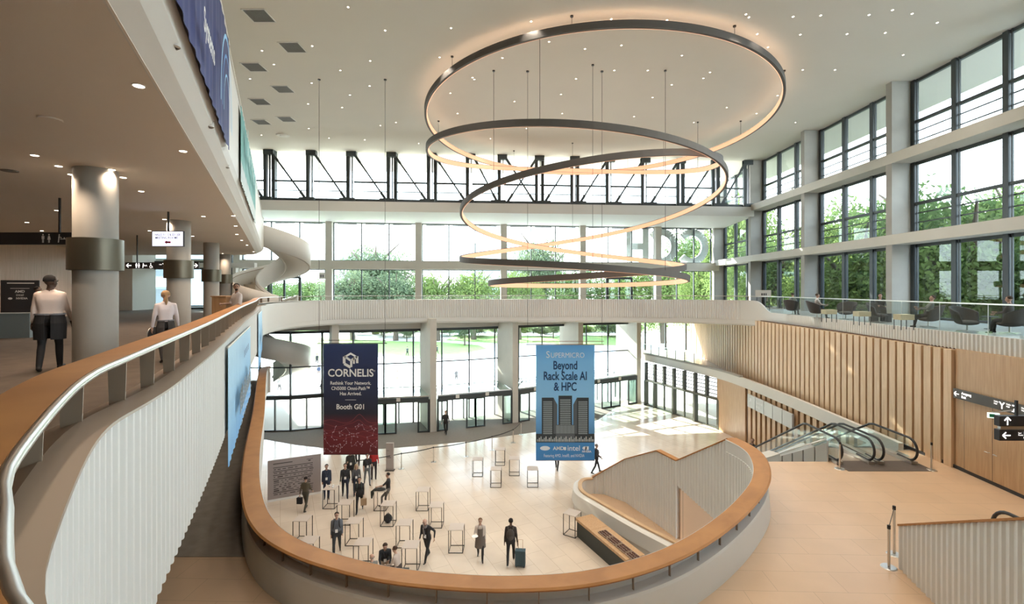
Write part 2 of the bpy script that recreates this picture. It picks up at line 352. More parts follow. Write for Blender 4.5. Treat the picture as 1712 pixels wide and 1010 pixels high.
# handrail of balcony and bridge
hr = thing('handrail', 'wood and steel handrail on posts running along the balcony and far bridge', 'handrail', (-5, 7.7, ZB))
def child(o, root): o.parent = root; o.matrix_parent_inverse = Matrix.Translation(root.location).inverted() if root.rotation_euler.z == 0 else root.matrix_world.inverted(); return o
mb = MB(); mb.sweep(BP[:kr1:4], [(-.27, ZR-.035), (-.27, ZR+.005), (-.03, ZR+.01), (-.03, ZR-.035)]); child(mb.build('rail_board', M['wood_cap']), hr)
mb = MB(); mb.sweep(BP[:kr1:4], [(-.03, ZR-.036), (-.032, ZR+.006), (-.02, ZR+.012), (-.006, ZR+.006), (0, ZR-.012), (-.006, ZR-.032)], smooth=True); tag(child(mb.build('rail_edge', M['steel']), hr), 'brushed steel edge strip')
s = 0; nxt = .3; post_me = None
for k in range(1, kr1):
    s += (BP[k]-BP[k-1]).length
    if s > nxt:
        nxt = s+(.85 if k < k1 else 1.5)
        d = (BP[k+1]-BP[k-1]).normalized(); nv = Vector((d.y, -d.x, 0)); zl = 9.99+.1*(1-ss(kn0, kn1, k)) if k < k1 else 10.1
        q = MB(); c = BP[k]-nv*.14; zz = Vector((0, 0, 1))
        q.add([c+d*a+nv*b+zz*(zl-c.z if t == 0 else ZR-.03-c.z) for a, b, t in ((-.006, -.05, 0), (.006, -.05, 0), (.006, .05, 0), (-.006, .05, 0), (-.006, -.06, 1), (.006, -.06, 1), (.006, .06, 1), (-.006, .06, 1))],
              [(3, 2, 1, 0), (4, 5, 6, 7), (0, 1, 5, 4), (1, 2, 6, 5), (2, 3, 7, 6), (3, 0, 4, 7)])
        child(q.build('post', M['steel_warm']), hr)
# glass balustrade of the lounge
gb = thing('glass_balustrade', 'clear glass balustrade with slim metal top rail along the lounge edge', 'balustrade', (16.65, 25.6, ZB))
kg = bidx(16.8, 32.6); GP = BP[kg::24]
mb = MB(); mb.sweep(off(GP, -.06), [(-.008, 9.34), (-.008, ZR-.03), (.008, ZR-.03), (.008, 9.34)]); child(mb.build('glass_panel', M['glass_rail']), gb)
mb = MB(); mb.sweep(off(GP, -.06), [(-.022, ZR-.03), (-.022, ZR+.015), (.022, ZR+.015), (.022, ZR-.03)]); child(mb.build('top_rail', M['steel']), gb)
s = 0
for k in range(0, len(GP)-1, 2):
    p = off(GP, -.06)[k]; q = MB(); q.cyl((p.x, p.y, ZB+.03), (p.x, p.y, ZR-.03), .012, n=6); child(q.build('joint', M['steel']), gb)

# ------------------------------------------------------------------ upper slab over the balcony
U0 = [(1.2, -4.5, 0), (-1.03, 0, 0), (-5.2, 8.1, 0), (-9.0, 15.5, 0), (-14, 25.2, 0), (-17.6, 32.1, 0), (-18.5, 33.9, 0), (-19.9, 35, 0), (-22, 35.4, 0), (-36, 35.4, 0)]
UP = resample(catmull(U0, 16), .3)
mb = MB(); mb.sweep(UP, [(0, 15.9), (0, 13.82), (-.06, 13.68), (-.2, 13.56), (-.42, ZL-.001), (-.44, ZL), (-.44, 14.0), (-.15, 14.0), (-.15, 15.9)], smooth=False); struct('wall_upper', mb, M['white'])
mb = MB(); mb.poly([(p.x, p.y) for p in off(UP, -.4)]+[(-36, -8), (1.5, -8)], ZL, 13.9); struct('ceiling_balcony', mb, M['ceiling_low'])
mb = MB(); mb.sweep(UP, [(.03, 15.9), (.03, 15.95), (-.18, 15.95), (-.18, 15.9)]); struct('trim_3', mb, M['white'])

# ------------------------------------------------------------------ main ceiling, outer walls
mb = MB(); mb.poly([(-40, -9), (26.5, -9), (26.5, 50.4), (-40, 45.4)], ZC, ZC+.6); struct('ceiling', mb, M['ceiling'])  # outer overhang lengthened to cut sun through the clerestory
mb = MB(); mb.bb(-36.3, 22.6, -8.4, -8, -.03, ZC); struct('wall_back', mb, M['plaster'])
mb = MB(); mb.bb(-36.4, -36, -8, 44.6, -.03, ZC); struct('wall_left', mb, M['plaster'])
# soffit slab between clerestory and upper facade
CL = lambda x: 43.3-.079*(21-x)                       # clerestory line
mb = MB(); mb.poly([(-36, CL(-36)-.35), (21.2, CL(21.2)-.35), (22.2, 53), (-36, UF(-36)+1.3)], 17.55, 18.4); struct('ceiling_soffit', mb, M['white'])
# clerestory
posts = [380, 450, 521, 588, 655, 722, 787, 840, 902, 961, 1020, 1079, 1138, 1197, 1250]
px_x = []
for p in posts:
    u = (p-CX)/F; X = u*(43.3-.079*21)/(1-.079*u); px_x.append(X)
px_x = [px_x[0]-10.5, px_x[0]-7, px_x[0]-3.5]+px_x
clz0, clz1 = 18.4, ZC
for i in range(len(px_x)):
    X = px_x[i]; Y = CL(X); q = MB()
    q.bb(X-.42, X-.14, Y-.15, Y+.15, clz0-.1, clz1); q.bb(X+.02, X+.09, Y-.1, Y+.1, clz0, clz1)
    if i % 4 in (0, 3): q.bb(X+.14, X+.42, Y+.1, Y+.5, clz0, clz1)
    q.bb(X-.42, X+.42, Y-.2, Y+.2, clz1-.42, clz1)
    lft = i < 11
    if lft and i+1 < len(px_x):
        a = Vector((X+.3, Y-.1, clz1-.3)); b = Vector((px_x[i+1]-.5, CL(px_x[i+1])-.1, clz0+.25))
    elif not lft:
        a = Vector((X-.3, Y-.1, clz1-.3)); b = Vector((px_x[i-1]+.5, CL(px_x[i-1])-.1, clz0+.25))
    d = (b-a).normalized()
    q.beam(a, a+d*.8, .12, .2); q.beam(a, b, .13, .13); q.beam(b-d*.7, b+d*.1, .12, .22)
    s2 = 1 if not lft else -1
    q.bb(X+(-1.0 if lft else -.3), X+(.3 if lft else 1.0), Y-.22, Y+.1, clz0-.12, clz0+.32)
    struct('trim_%d' % (10+i), q, M['frame'])
for i in range(len(px_x)-1):
    X0, X1 = px_x[i]+.1, px_x[i+1]-.4; q = MB()
    for z, t in ((20.15, .14), (19.35, .06), (18.55, .3)): q.beam((X0, CL(X0)+.2, z), (X1, CL(X1)+.2, z), .12, t)
    o = struct('window_%d' % (i+1), q, M['frame']); g = MB(); g.beam((X0, CL(X0)+.25, 20.5), (X1, CL(X1)+.25, 20.5), .012, 4.3); g.build('pane', M['glass'], o)
WN = len(px_x)

# ------------------------------------------------------------------ right window wall
yc = [51.6, 43.4, 35.2, 26.95, 18.7, 10.4, 2.1, -6.2]
for i, y in enumerate(yc):
    q = MB(); q.bb(20.98, 22.2, y-.22, y+.22, ZB, ZC); struct('column', q, M['concrete'])
lev = [(9.32, 13.45), (14.02, 18.05), (18.6, ZC-.03)]
for z in (13.45, 18.05): 
    q = MB(); q.bb(20.95, 22.6, -8, 52, z, z+.56); struct('trim_%d' % (40+int(z)), q, M['concrete_pale'])
for b in range(7):
    y1, y0 = yc[b]-.22, yc[b+1]+.22; L = y1-y0
    for li, (z0, z1) in enumerate(lev):
        q = MB(); x = 22.25
        ms = [y0+.12]+[y0+L*t for t in (.33, .66)]+[y1-.12]
        for m in ms: q.bb(x-.22, x+.05, m-.13, m+.13, z0, z1); q.bb(x-.16, x-.1, m-.26, m-.21, z0, z1)
        q.bb(x-.12, x+.05, y0, y1, z1-.16, z1); q.bb(x-.12, x+.05, y0, y1, z0, z0+.1)
        h = z1-z0
        if li: 
            q.bb(x-.18, x+.04, y0, y1, z0+h*.42-.07, z0+h*.42+.07)
            for t in (.16, .29): q.bb(x-.06, x-.01, y0, y1, z0+h*t-.03, z0+h*t+.03)
        WN += 1; o = struct('window_%d' % WN, q, M['frame']); g = MB(); g.bb(x+.0, x+.02, y0, y1, z0, z1); g.build('pane', M['glass'], o)
# ------------------------------------------------------------------ upper far facade
xc = [-36, -27.3, -18.87, -10.3, -1.79, 6.44, 14.6, 21]
ang = math.atan(.1185)
for x in xc[1:-1]:
    q = MB(); q.box((x, UF(x)-.3, (ZB+17.6)/2), (.62, .7, 17.6-ZB), ang); struct('column', q, M['concrete_pale'])
q = MB(); q.box(((-36+21)/2, UF(-7.5)-.25, CAMZ+2.36), (58, .9, .82), ang); struct('trim_30', q, M['concrete_pale'])
for b in range(7):
    for li, (z0, z1) in enumerate(((ZB, CAMZ+1.95), (CAMZ+2.77, 17.56))):
        q = MB(); x0, x1 = xc[b]+.3, xc[b+1]-.3
        for t in (.0, .333, .667, 1):
            x = x0+(x1-x0)*t; q.box((x, UF(x), (z0+z1)/2), (.09, .2, z1-z0), ang)
        for z in (z0+.04, z1-.04): q.beam((x0, UF(x0), z), (x1, UF(x1), z), .14, .08)
        if li:
            for t in range(3):
                xa = x0+(x1-x0)*(t/3+.05); xb = x0+(x1-x0)*(t/3+.28); q.beam((xa, UF(xa)-.1, z1-.16), (xb, UF(xb)-.1, z1-.16), .1, .08)
        WN += 1; o = struct('window_%d' % WN, q, M['frame']); g = MB(); g.beam((x0, UF(x0)+.03, (z0+z1)/2), (x1, UF(x1)+.03, (z0+z1)/2), .012, z1-z0); g.build('pane', M['glass'], o)
# glazed double doors in the far facade at bridge level
for n, (pa, pb) in enumerate(((451, 503), (1014, 1055))):
    ua, ub = (pa-CX)/F, (pb-CX)/F; xa, xb = [u*(51.6-.1185*21)/(1-.1185*u) for u in (ua, ub)]; q = MB(); zt = CAMZ+1.12
    for t, wd in ((0, .22), (.5, .16), (1, .22)):
        x = xa+(xb-xa)*t; q.box((x, UF(x)-.18, (ZB+zt)/2), (wd, .22, zt-ZB), ang)
    q.beam((xa, UF(xa)-.18, zt), (xb, UF(xb)-.18, zt), .22, .24); o = struct('door_%d' % (n+1), q, M['frame'])
    g = MB(); g.beam((xa, UF(xa)-.2, (ZB+zt)/2), (xb, UF(xb)-.2, (ZB+zt)/2), .02, zt-ZB); g.build('pane', M['glass'], o)

# ------------------------------------------------------------------ lower entrance facade
Lc = [(-34, 36.6, 0), (-19.3, 36.2, 0), (-16.8, 36.9, 0), (-11.4, 38, 0), (-4.6, 40.2, 0), (-.1, 42.3, 0), (5.2, 44.6, 0), (10.6, 46.6, 0)]
LP = resample(catmull(Lc, 10), .25)
ends = resample(catmull(Lc, 10), 2.28)
fins = [(-13.7, 34.9), (-6.7, 36.15), (-.45, 38.6), (5.3, 41.9), (11.35, 45.4)]
def near_facade(p): return min(LP, key=lambda q: (q-p).length)
for f in fins:
    p = Vector((f[0], f[1], 0)); e = p+Vector((-.43, .9, 0))*3.3; q = MB()
    q.beam((p.x, p.y, 4.3), (e.x, e.y, 4.3), .5, 8.7); struct('column', q, M['concrete_pale'])
for i in range(len(ends)-1):
    a, b = ends[i], ends[i+1]; q = MB()
    q.bb(a.x-.05, a.x+.05, a.y-.1, a.y+.1, 0, 7.6); q.beam((a.x, a.y, 7.58), (b.x, b.y, 7.58), .2, .2); q.beam((a.x, a.y, 4.9), (b.x, b.y, 4.9), .12, .09)
    if a.x < -14.5:
        q.beam((a.x, a.y-.1, 2.62), (b.x, b.y-.1, 2.62), .3, .3); m = (a+b)/2; q.bb(m.x-.04, m.x+.04, m.y-.08, m.y+.08, 0, 2.6); q.beam((a.x, a.y, .05), (b.x, b.y, .05), .12, .1)
    WN += 1; o = struct('window_%d' % WN, q, M['frame']); g = MB(); g.beam((a.x, a.y+.04, 3.8), (b.x, b.y+.04, 3.8), .012, 7.6)
    g.build('pane', M['glass'], o)
q = MB(); q.sweep(LP, [(-.15, 7.7), (-.15, 8.75), (.15, 8.75), (.15, 7.7)]); struct('wall_header', q, M['white'])
# glazed entrance vestibules between the fins
nd = 2
for i in range(4):
    a = Vector((*fins[i], 0)); b = Vector((*fins[i+1], 0)); d = (b-a).normalized(); nb = Vector((-d.y, d.x, 0)); a = a+d*.35; b = b-d*.35; L = (b-a).length
    q = MB(); q.beam(a+Vector((0, 0, 2.52)), b+Vector((0, 0, 2.52)), .25, .36)
    pan = [0, .12, .26, .38, .5, .62, .74, .88, 1] if i == 1 or i == 0 else [0, .16, .33, .5, .67, .84, 1]
    solid = {0, 3, 4, 7} if len(pan) == 9 else {0, 2, 3, 5}
    depth = 3.0; gp = MB(); up = Vector((0, 0, 1))
    for k in range(len(pan)-1):
        A, B = a+d*L*pan[k], a+d*L*pan[k+1]
        for P in ((A, B) if k in solid else ()): q.beam(P, P+up*2.4, .09, .12)
        if k in solid: gp.beam(A+up*1.2, B+up*1.2, .02, 2.4); q.beam(A+up*.06, B+up*.06, .07, .12); q.beam(A+up*2.3, B+up*2.3, .07, .08)
    for P in (a, b): q.beam(P, P+up*2.5, .14, .14); q.beam(P+nb*depth, P+nb*depth+up*2.5, .12, .12); gp.beam(P+up*1.25, P+nb*depth+up*1.25, .02, 2.5)
    q.beam(a+nb*depth+up*2.55, b+nb*depth+up*2.55, .15, .3)
    for t in (.3, .46, .62): 
        P = a+d*L*t+nb*(depth-.1); q.beam(P, P+up*2.4, .07, .1); gp.beam(P+up*1.2, P+d*.9+up*1.2, .02, 2.4)
    rf = MB(); rf.add([a+up*2.72, b+up*2.72, b+nb*depth+up*2.86, a+nb*depth+up*2.86, a+up*2.75, b+up*2.75, b+nb*depth+up*2.89, a+nb*depth+up*2.89], [(3, 2, 1, 0), (4, 5, 6, 7), (0, 1, 5, 4), (1, 2, 6, 5), (2, 3, 7, 6), (3, 0, 4, 7)])
    rb = MB()
    for k in range(7):
        P = a+d*L*k/6; rb.beam(P+up*2.76, P+nb*depth+up*2.9, .05, .06)
    rb.beam(a+up*2.76, b+up*2.76, .06, .08); rb.beam(a+nb*depth+up*2.9, b+nb*depth+up*2.9, .06, .06)
    sn = MB()
    for t in (.25, .65): P = a+d*L*t-nb*.14+up*2.6; sn.box(P, (.28, .05, .26), math.atan2(d.y, d.x))
    nd += 1; o = struct('door_%d' % nd, q, M['frame']); gp.build('pane', M['glass_green'], o); r = rf.build('roof_glass', M['glass_green'], o); rb.build('roof_bars', M['steel'], o); sn.build('sensor', M['white'], o)

# ------------------------------------------------------------------ right side: slatted timber wall, gallery and ground level doors
Wc = [(18.4, 51.2, 0), (17.5, 45, 0), (16.85, 39.2, 0), (16.6, 33, 0), (16.5, 28, 0), (16.3, 23, 0), (16.0, 17.4, 0)]
WP = resample(catmull(Wc, 12), .25)
mb = MB(); mb.sweep(WP, [(-.25, ZM), (-.25, 8.75), (-.1, 8.75), (-.1, ZM)]); struct('wall_timber_backing', mb, M['slat_gap'])
SL = resample(catmull(Wc, 12), .47); mb = MB()
for k in range(len(SL)-1):
    p = SL[k]; d = (SL[k+1]-p).normalized(); nv = Vector((d.y, -d.x, 0)); q = p+d*.235
    mb.beam(q+Vector((0, 0, ZM)), q+Vector((0, 0, 8.7)), .345, .2, 0, up=nv)
struct('wall_timber', mb, M['wood_slat'])
FP = [Vector(p) for p in [(16.0, 17.4, 0), (15.75, 14, 0), (15.55, 10, 0), (15.45, 4, 0), (15.45, -8, 0)]]
mb = MB(); mb.sweep(FP, [(-.3, ZM), (-.3, 8.75), (0, 8.75), (0, ZM)]); struct('wall_right', mb, M['wood'])
mb = MB(); mb.sweep([Vector((16.0, 20, 0))]+FP, [(.0, ZM), (.0, ZM+.12), (.03, ZM+.12), (.03, ZM)]); struct('baseboard_right', mb, M['black'])
def wallpt(y, n=.0, z=0):
    pts = WP+FP
    for a, b in zip(pts, pts[1:]):
        if a.y >= y >= b.y and a.y > b.y:
            t = (a.y-y)/(a.y-b.y); d = (b-a).normalized(); return a.lerp(b, t)+Vector((d.y, -d.x, 0))*n+Vector((0, 0, z)), d
# double door leaf in flush timber wall
(p0, d0) = wallpt(17.0, .012); (p1, _) = wallpt(15.9, .012); (p2, _) = wallpt(14.75, .012)
q = MB(); ztop = ZM+2.75
for a, b in ((p0, p1), (p1, p2)):
    q.beam(a+Vector((0, 0, ZM+1.4))+d0*.012, b+Vector((0, 0, ZM+1.4))-d0*.012, .024, 2.7)
dr = struct('door_%d' % (nd+1), q, M['wood']); q = MB()
for P in (p0, p1, p2): q.beam(P+Vector((0, 0, ZM)), P+Vector((0, 0, ztop)), .02, .02)
q.beam(p0+Vector((0, 0, ztop)), p2+Vector((0, 0, ztop)), .02, .025); q.build('gap_trim', M['slat_gap'], dr)
q = MB()
for sgn in (-1, 1):
    P = p1+d0*.09*sgn+Vector((-.02, 0, ZM+1.05)); q.tube([P, P+Vector((-.06, 0, 0)), P+Vector((-.06, 0, 0))+d0*.14*sgn], .012, 6)
q.build('handle', M['steel'], dr); nd += 1

Mc = [(11.9, 46.2, 0), (13.7, 41.2, 0), (15.3, 36.6, 0), (15.75, 33, 0), (15.85, 28, 0), (15.7, 23, 0), (15.5, 19.4, 0)]
MP = resample(catmull(Mc, 12), .3)
mb = MB(); mb.sweep(MP, [(0, 3.98), (0, 4.62), (-.2, 4.62), (-.2, ZM), (-1.2, ZM), (-1.2, 3.98)]); struct('wall_gallery', mb, M['white'])
mb = MB(); mb.poly([(p.x+.15, p.y) for p in MP]+[(16.5, 19.4), (16.6, 28), (16.7, 33), (17, 39.2), (18.3, 51.6), (11, 51.6)], 4.0, ZM); struct('floor_gallery', mb, M['stone'])
kM = min(range(len(MP)), key=lambda k: abs(MP[k].y-33.7))
mb = MB(); mb.sweep(MP[:kM], [(.03, 4.6), (.03, 4.72), (-.22, 4.72), (-.22, 4.6)]); struct('trim_31', mb, M['concrete'])
gg = thing('glass_balustrade', 'low glass balustrade with thin posts on the grey ledge of the timber gallery', 'balustrade', (13.7, 41.2, ZM))
kE = min(range(len(MP)), key=lambda k: abs(MP[k].y-38.6)); G2 = off(MP[:kE], -.1)
mb = MB(); mb.sweep(G2, [(-.008, 4.72), (-.008, 5.55), (.008, 5.55), (.008, 4.72)]); child(mb.build('glass_panel', M['glass_rail']), gg)
mb = MB(); mb.sweep(G2, [(-.02, 5.55), (-.02, 5.59), (.02, 5.59), (.02, 5.55)]); child(mb.build('top_rail', M['steel']), gg)
for k in range(0, len(G2), 4):
    q = MB(); q.beam(G2[k]+Vector((0, 0, 4.7)), G2[k]+Vector((0, 0, 5.56)), .03, .05); child(q.build('post', M['frame']), gg)
# glazing behind the gallery
q = MB(); g = MB()
for x in (11.2, 13.4, 15.6, 17.8): q.bb(x-.08, x+.08, 50.9, 51.1, ZM, 8.7)
q.bb(11.2, 18, 50.9, 51.1, 8.5, 8.72); g.bb(11.2, 18, 51, 51.02, ZM, 8.7); g.beam((10.7, 46.7, 4.3), (11.2, 51, 4.3), .012, 8.6)
WN += 1; o = struct('window_%d' % WN, q, M['frame']); g.build('pane', M['glass'], o)
# ground level doors under the gallery
a = Vector((11.85, 44.7, 0)); b = Vector((15.45, 36.8, 0)); d = (b-a).normalized(); L = (b-a).length; up = Vector((0, 0, 1)); nv = Vector((d.y, -d.x, 0))
q = MB(); lv = MB(); g = MB()
for k in range(8):
    P = a+d*L*k/7; big = k % 2 == 1 or k == 0
    q.beam(P+up*2.3, P+up*4.0, .2, .3, up=nv); q.beam(P, P+up*2.3, .2 if big else .1, .4 if big else .15, up=nv)
q.beam(a+up*2.33, b+up*2.33, .4, .14); q.beam(a+up*.05, b+up*.05, .12, .1)
for z in (2.68, 2.98, 3.28, 3.58, 3.88): lv.beam(a+up*z, b+up*z, .2, .035)
g.beam(a+up*1.15, b+up*1.15, .02, 2.3)
nd += 1; o = struct('door_%d' % nd, q, mat('green_grey_frame', (.1, .105, .085), .5)); lv.build('louvre', M['frame'], o); g.build('pane', M['glass'], o)
# lower timber wall: flush panel, then battens
LW = [p+Vector((.1, 0, 0)) for p in MP if p.y < 36.9]
mb = MB(); mb.sweep(LW, [(-.3, 0), (-.3, 4.0), (-.06, 4.0), (-.06, 0)]); struct('wall_lower', mb, M['slat_gap'])
mb = MB(); fl2 = [p for p in LW if p.y > 33.0]; mb.sweep(fl2, [(-.06, 0), (-.06, 3.97), (.06, 3.97), (.06, 0)])
for k in range(len(LW)-1):
    p = LW[k]
    if p.y < 32.8 and k % 2 == 0:
        d2 = (LW[k+1]-p).normalized(); n2 = Vector((d2.y, -d2.x, 0)); mb.beam(p, p+up*3.97, .36, .2, up=n2)
struct('wall_lower_timber', mb, M['wood'])

# ------------------------------------------------------------------ landing floor with the oval opening
Oc = [(-17.6, 33.2), (-17.3, 31.7), (-11.67, 21.0), (-8.95, 15.7), (-7.25, 12.7), (-5.95, 10.95), (-4.67, 9.95), (-3.2, 9.28), (-1.94, 8.95), (-.23, 8.8), (1.48, 9.02), (3.24, 9.85), (4.99, 11.3), (6.5, 13.0), (7.3, 14.3), (7.78, 15.6), (7.85, 16.5), (7.7, 17.3)]
OP = resample(catmull([(x, y, 0) for x, y in Oc], 14), .16)
pts = [(p.x, p.y) for p in off(OP[::2], .02)]
mb = MB(); mb.poly(pts+[(8.2, 18.05), (11.75, 18.05), (11.75, 18.6), (15.35, 18.6), (15.35, 19.3), (16.2, 19.3), (16.1, 17.4), (15.8, 14), (15.6, 4), (15.5, -8), (-14, -8), (-36, -8), (-36, 35), (-18.5, 34.5)], 3.72, ZM, 0, 1)
struct('floor_landing', mb, [M['stone_up'], M['white']])
gl = [p for p in OP if p.y > 11.6 and p.x < 0]
mb = MB(); mb.poly([(p.x, p.y) for p in off(gl, .15)]+[(-14, 11.6), (-24, 33), (-18.5, 34)], ZM, ZM+.012); struct('floor_carpet', mb, M['carpet_lower'])
# oval parapet
mb = MB(); mb.sweep(OP, [(.22, ZM), (.17, 5.0), (.15, 5.06), (-.13, 5.06), (-.15, 5.40), (-.19, 5.40), (-.19, 3.7), (.1, 3.7)]); struct('wall_oval', mb, M['white'])
ov = thing('handrail', 'wide oak topped handrail on short posts curving round the oval opening', 'handrail', (0, 8.8, ZM))
mb = MB(); mb.sweep(OP, [(-.2, 5.41), (-.24, 5.46), (.2, 5.49), (.24, 5.46), (.2, 5.41)]); child(mb.build('rail_cap', M['wood_cap']), ov)
mb = MB(); mb.sweep(OP, [(-.235, 5.40), (-.255, 5.44), (-.24, 5.465), (-.2, 5.41)]); tag(child(mb.build('rail_edge', M['white']), ov), 'white edge strip under the cap')
for k in range(4, len(OP), 6):
    d3 = (OP[min(k+1, len(OP)-1)]-OP[k-1]).normalized(); n3 = Vector((d3.y, -d3.x, 0)); q = MB(); q.beam(OP[k]+n3*.03+up*5.05, OP[k]+n3*.03+up*5.42, .05, .016, up=d3); child(q.build('post', M['steel_warm']), ov)
# ribbed walls of the stairwell
def ribbed(name, ctrl, pitch=.17, amp=.04, m='rib', thick=.12):
    """ctrl: (x, y, ztop, zbottom) along the wall; the ribs face to the left of travel."""
    path = resample([Vector((c[0], c[1], 0)) for c in ctrl], pitch/4); L = [0]
    for p, q in zip(ctrl, ctrl[1:]): L.append(L[-1]+math.hypot(q[0]-p[0], q[1]-p[1]))
    def zz(k):
        s = L[-1]*k/(len(path)-1)
        for i in range(len(L)-1):
            if s <= L[i+1]+1e-6:
                t = (s-L[i])/max(1e-9, L[i+1]-L[i]); return [ctrl[i][j]+(ctrl[i+1][j]-ctrl[i][j])*t for j in (2, 3)]
        return ctrl[-1][2:]
    def pr(k):
        t, b = zz(k); a = -amp if k % 4 in (0, 1) else 0
        return [(a, b), (a, t), (thick, t), (thick, b)]
    mb = MB(); mb.sweep(path, pr); return struct(name, mb, M[m]), path, zz
A_, B_, C_, D_ = (3.7, 24.6), (6.14, 21.35), (6.63, 20.1), (7.6, 17.35)
tail = [p for p in off(OP, -.2) if p.x > 5.0 and p.y > 11.2]
ribbed('wall_stair_lower', [(*A_, 1.1, .3), (4.3, 24.5, 1.5, .3), (5.2, 23.55, 2.45, .3), (*B_, 3.62, .3), (*C_, 3.62, .3)], thick=-.12, amp=-.04)
ribbed('wall_stair_upper', [(*C_, 3.62, 2.6), (*D_, 5.42, 2.05)], thick=-.12, amp=-.04)
ribbed('wall_stair_curve', [(p.x, p.y, 5.0, 2.0) for p in tail[::-1]], thick=-.1, amp=-.04)
mb = MB(); mb.sweep([Vector((*A_, 1.1)), Vector((4.3, 24.5, 1.5)), Vector((5.2, 23.55, 2.45)), Vector((*B_, 3.62)), Vector((*C_, 3.62)), Vector((*D_, 5.42)), Vector((7.75, 16.9, 5.42))], [(-.2, 0), (-.2, .05), (.06, .05), (.06, 0)]); struct('trim_32', mb, M['wood_cap'])
mb = MB(); mb.add([(6.75, 20.0, .3), (9.6, 20.6, .3), (9.6, 20.6, 3.6), (6.75, 20.0, 3.6), (6.75, 20.2, .3), (9.6, 20.8, .3), (9.6, 20.8, 3.6), (6.75, 20.2, 3.6)], [(0, 1, 2, 3), (7, 6, 5, 4), (0, 4, 5, 1), (3, 2, 6, 7), (1, 5, 6, 2), (0, 3, 7, 4)]); struct('wall_stair_inner', mb, M['stone_up'])
# flight of steps behind the ribbed walls
mb = MB()
for i in range(24):
    t = i/24; c = Vector((4.6, 25.2, 0)).lerp(Vector((8.8, 18.2, 0)), t+.02); mb.box((c.x+.75, c.y+.35, (i+1)*.18-.2), (2.0, .45, .4), math.atan2(-7, 4.2)+PI/2)
struct('floor_stairs', mb, M['concrete_pale'])
# ground level loop parapet
Gc = [(3.7, 24.65), (3.2, 24.5), (2.9, 23.95), (2.9, 22.97), (3.56, 21.8), (4.76, 19.9), (5.48, 18.9), (6.28, 17.8), (7.2, 16.4)]
GPp = resample(catmull([(x, y, 0) for x, y in Gc], 12), .15)
mb = MB(); mb.sweep(GPp, [(.3, .45), (.24, 1.0), (.12, 1.06), (-.16, 1.06), (-.16, .2), (.12, 0), (.2, 0), (.22, .4)]); struct('wall_loop', mb, M['white'])
mb = MB(); mb.sweep(GPp, [(-.2, 1.07), (-.2, 1.12), (.0, 1.14), (.0, 1.07)]); struct('trim_33', mb, M['wood_pale'])
mb = MB(); mb.poly([(p.x, p.y) for p in off(GPp, -.16)]+[(9.5, 17), (9.5, 20.6), (6.6, 20.1), (6.14, 21.35), (5.2, 23.5), (4.3, 24.4)], 0, .33); struct('floor_stairwell', mb, M['stone_up'])

# ------------------------------------------------------------------ ground floor, entrance mat, outside ground
inner = [(p.x, p.y) for p in LP]
mb = MB(); mb.poly(inner+[(11.3, 46.0), (11.85, 44.7), (15.5, 36.8), (16.2, 28), (16, 10), (16, -8), (-36, -8), (-36, 36.6)], -.3, 0); struct('floor_ground', mb, M['stone'])
edge = [(-30, 31.5)]+[(at_z(x, y, 0).x, at_z(x, y, 0).y) for x, y in ((444, 735), (495, 744), (543, 749.5), (600, 751.5), (640, 750.5), (709, 745), (785, 738), (842, 730), (892, 723), (960, 711), (1000, 702))]
mb = MB(); mb.poly(edge+[(10.2, 46.2)]+inner[::-1][2:-20], 0, .008); struct('floor_mat', mb, M['mat'])
mb = MB(); mb.poly([(-250, 30), (-250, 300), (250, 300), (250, -60), (16.5, -60), (16.5, 36), (15.9, 37.0), (12, 45.5), (11.2, 46.8), (10.4, 46.8)]+[(p.x, p.y+.1) for p in LP[::-1]], -.4, -.01); struct('ground_plaza', mb, M['plaza'])

# ------------------------------------------------------------------ left end of the balcony
Lw = [Vector(p) for p in [(-12.5, -8, 0), (-17.5, 8, 0), (-21.2, 16, 0), (-24.6, 22.5, 0), (-31, 36.2, 0)]]
mb = MB(); mb.sweep(Lw, [(0, ZB), (0, ZL), (-.3, ZL), (-.3, ZB)]); struct('wall_balcony_timber', mb, wood('pale_beech', (.70, .46, .32), (.62, .39, .26), (3, 3, .3), .5))  # beech colour warmed in place of a wall-wash lamp
mb = MB(); mb.bb(-31.3, -29.6, 36, 38.3, ZB, ZL+1); mb.bb(-31, -21.5, 38.1, 38.5, ZB+3.35, ZB+3.75); mb.bb(-23.4, -23, 38.1, 38.5, ZB, ZB+3.4); struct('wall_balcony_end', mb, M['white'])
for x0, x1 in ((-31.6, -27.9), (-27.9, -23.4)):
    q = MB(); g = MB()
    for x in (x0, x1): q.bb(x-.13, x+.13, 38.1, 38.4, ZB, ZB+3.35)
    q.bb(x0, x1, 38.1, 38.4, ZB, ZB+.14); q.bb(x0, x1, 38.1, 38.4, ZB+3.22, ZB+3.36); q.bb(x0, x1, 38.15, 38.35, ZB+3.75, ZB+3.9)
    for x in (x0, x1): q.bb(x-.06, x+.06, 38.15, 38.35, ZB+3.75, ZB+6.5)
    g.bb(x0, x1, 38.24, 38.26, ZB, ZB+6.5); WN += 1; o = struct('window_%d' % WN, q, M['frame']); g.build('pane', M['glass'], o)
